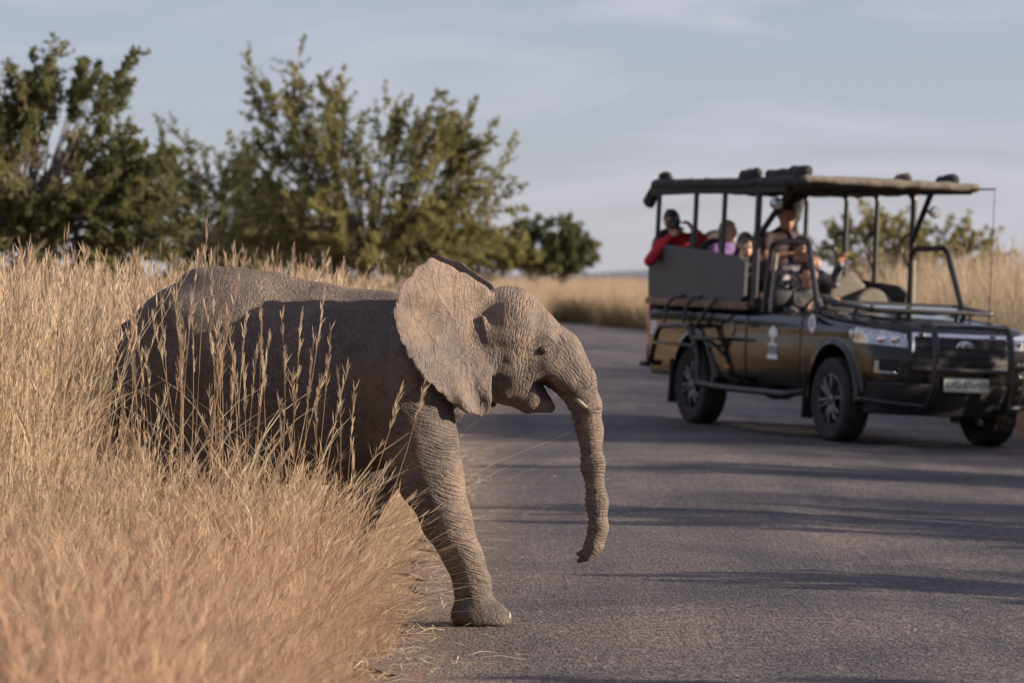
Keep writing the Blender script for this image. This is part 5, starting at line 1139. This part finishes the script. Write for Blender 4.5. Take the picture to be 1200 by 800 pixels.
    if hair == 'long':
        fh.cone(H(-0.05, 0, -0.02), H(-0.065, 0, -0.14), 0.075, 0.055, 0.03)
    hcut = (lambda X, Y, Z: np.maximum(-((X - hc[0]) * Rh[0][0] + (Y - hc[1]) * Rh[1][0] + (Z - hc[2]) * Rh[2][0] - 0.028), ((X - hc[0]) * Rh[0][2] + (Y - hc[1]) * Rh[1][2] + (Z - hc[2]) * Rh[2][2]) - 0.062))
    fh.cut(hcut, hc - 0.25, hc + 0.25, 0.02)
    fh.cut(lambda X, Y, Z: ((X - hc[0]) * Rh[0][2] + (Y - hc[1]) * Rh[1][2] + (Z - hc[2]) * Rh[2][2]) + (0.03 if hair == 'short' else 0.20), hc - 0.25, hc + 0.25, 0.01)
    V, Fc = fh.mesh(1); Nn = vnormals(V, Fc); V = V + Nn * (0.006 * vnoise(V, 38, 3))[:, None]; link('hair', np_mesh('hair', V, Fc, hairm), root)
    for sg in (-1, 1):
        e = MB(); c = Vector(H(0.081, sg * 0.030, 0.008)); e.lathe([(0.001, 0.006), (0.008, 0.004), (0.012, 0), (0.008, -0.008)], (0, 0, 0), 'x', 10)
        o = e.build('eye', EYEM, root); o.location = c
    return root, H
def hand_pose(elbow, wrist, fd, pn): return (elbow, wrist, fd, pn)
rest = {sg: ((0.10, sg * 0.26, 0.22), (0.30, sg * 0.15, 0.16), (1, -sg * 0.2, 0), (0, 0, -1)) for sg in (-1, 1)}
JEANS = cloth('dark_trousers', (0.035, 0.038, 0.05))
# red jersey, camera at the eye, leaning out over the rear corner
yawA = math.radians(-22)
rA, HA = person('person in red jersey raising a camera at the rear corner of the vehicle', (-0.90, -0.62, 1.36), yawA, 0.96, SKIN_A, HAIR_D, cloth('red_jersey', (0.42, 0.020, 0.030)), JEANS,
       {-1: ((0.13, -0.37, 0.26), (0.21, -0.15, 0.54), (0.25, 0.5, 0.75), (-0.3, 1, 0.1)), 1: ((0.25, 0.33, 0.40), (0.25, 0.075, 0.61), (0.1, -0.5, 0.65), (-0.2, -1, 0))}, lean=(0.10, 0.24), turn=(0.10, 0.0), leg_turn=0.6)
# blond hair, purple top
person('blond person in purple top looking away, in the middle row of the vehicle', (-0.08, -0.55, 1.34), math.radians(18), 0.84, SKIN_A, HAIR_B, cloth('purple_top', (0.15, 0.085, 0.24)), JEANS, rest, lean=(0.02, 0.0), turn=(0.0, 0.5), hair='long')
# dark hair, phone
rC, HC = person('dark-haired person in dark top holding up a phone, in the front bench row', (0.58, -0.64, 1.14), math.radians(-8), 0.93, SKIN_A, HAIR_G, cloth('charcoal_top', (0.05, 0.05, 0.06)), JEANS,
       {-1: ((0.24, -0.15, 0.33), (0.29, -0.13, 0.58), (0.1, 0.15, 1), (0.1, 1, 0)), 1: ((0.18, 0.27, 0.22), (0.36, 0.12, 0.20), (1, -0.3, 0), (0, 0, -1))}, turn=(0.0, 0.15), leg_turn=0.6)
# tall man in dark shirt
person('tall man with cropped hair and dark short-sleeved shirt sitting upright under the roof', (-0.05, 0.05, 1.38), math.radians(8), 1.04, SKIN_B, HAIR_D, cloth('dark_shirt', (0.045, 0.030, 0.038)), JEANS,
       {-1: ((0.22, -0.30, 0.30), (0.36, -0.10, 0.34), (0.4, 1, 0.0), (0, 0, -1)), 1: ((0.22, 0.30, 0.26), (0.38, 0.10, 0.28), (0.5, -1, 0), (0, 0, -1))}, lean=(0.10, 0.0), long_sleeve=False)
# patterned grey jacket
person('person in patterned grey jacket sitting in front of the tall man', (0.80, -0.14, 1.08), math.radians(6), 0.98, SKIN_B, HAIR_D, camo(), JEANS,
       {-1: ((0.16, -0.28, 0.24), (0.36, -0.18, 0.20), (1, 0.2, 0), (0, 0, -1)), 1: ((0.20, 0.30, 0.40), (0.36, 0.26, 0.60), (0.5, 0, 0.8), (1, 0, -0.3))}, turn=(0.05, 0.1))
# driver
rD, HD = person('driver in dark jacket with dark hair sitting low behind the steering wheel', (1.64, -0.47, 0.82), math.radians(4), 0.98, SKIN_B, HAIR_D, cloth('dark_jacket', (0.055, 0.055, 0.060)), JEANS,
       {-1: ((0.18, -0.24, 0.22), (0.345, -0.17, 0.40), (0.3, 0.25, 1), (0.6, 0.6, 0)), 1: ((0.18, 0.24, 0.22), (0.345, 0.17, 0.40), (0.3, -0.25, 1), (0.6, -0.6, 0))}, turn=(0.05, -0.1))
# camera and phone: held, so things of their own
CAMB = simple('camera_black', (0.02, 0.02, 0.022), 0.4); GLASS = simple('lens_glass', (0.03, 0.05, 0.07), 0.05, coat=1.0)
cr_ = empty('camera'); cr_.matrix_world = rA.matrix_world @ Matrix.Translation(Vector(HA(0.155, 0.0, 0.005))) @ Matrix.Rotation(0.08, 4, 'Y'); tag(cr_, 'black camera with a long lens held by the person in the red jersey', 'camera')
MB().box((0, 0, 0), (0.065, 0.14, 0.095), None, 0.015).build('camera_body', CAMB, cr_); MB().box((0, 0, 0.058), (0.05, 0.06, 0.035), None, 0.01).build('viewfinder', CAMB, cr_)
ln = MB().lathe([(0.001, -0.02), (0.036, -0.02), (0.038, 0.06), (0.043, 0.065), (0.043, 0.16), (0.036, 0.165), (0.034, 0.14)], (0.03, 0, 0), 'x', 20).build('lens', CAMB, cr_)
MB().lathe([(0.001, 0.148), (0.02, 0.146), (0.036, 0.14)], (0.03, 0, 0), 'x', 20).build('glass', GLASS, ln)
ph_ = empty('smartphone'); ph_.matrix_world = rC.matrix_world @ Matrix.Translation((0.315, -0.105, 0.70)); tag(ph_, 'grey smartphone held up by the dark-haired person in the front bench row', 'phone')
MB().box((0, 0, 0), (0.010, 0.074, 0.15), None, 0.004).build('case', simple('phone_grey', (0.16, 0.17, 0.19), 0.3), ph_)
MB().box((0.006, 0.02, 0.05), (0.004, 0.024, 0.03), None, 0.0015).build('camera_window', GLASS, ph_)
MB().box((-0.0062, 0, 0), (0.002, 0.066, 0.138), None, 0.0008).build('screen', simple('phone_screen', (0.02, 0.02, 0.025), 0.1), ph_)
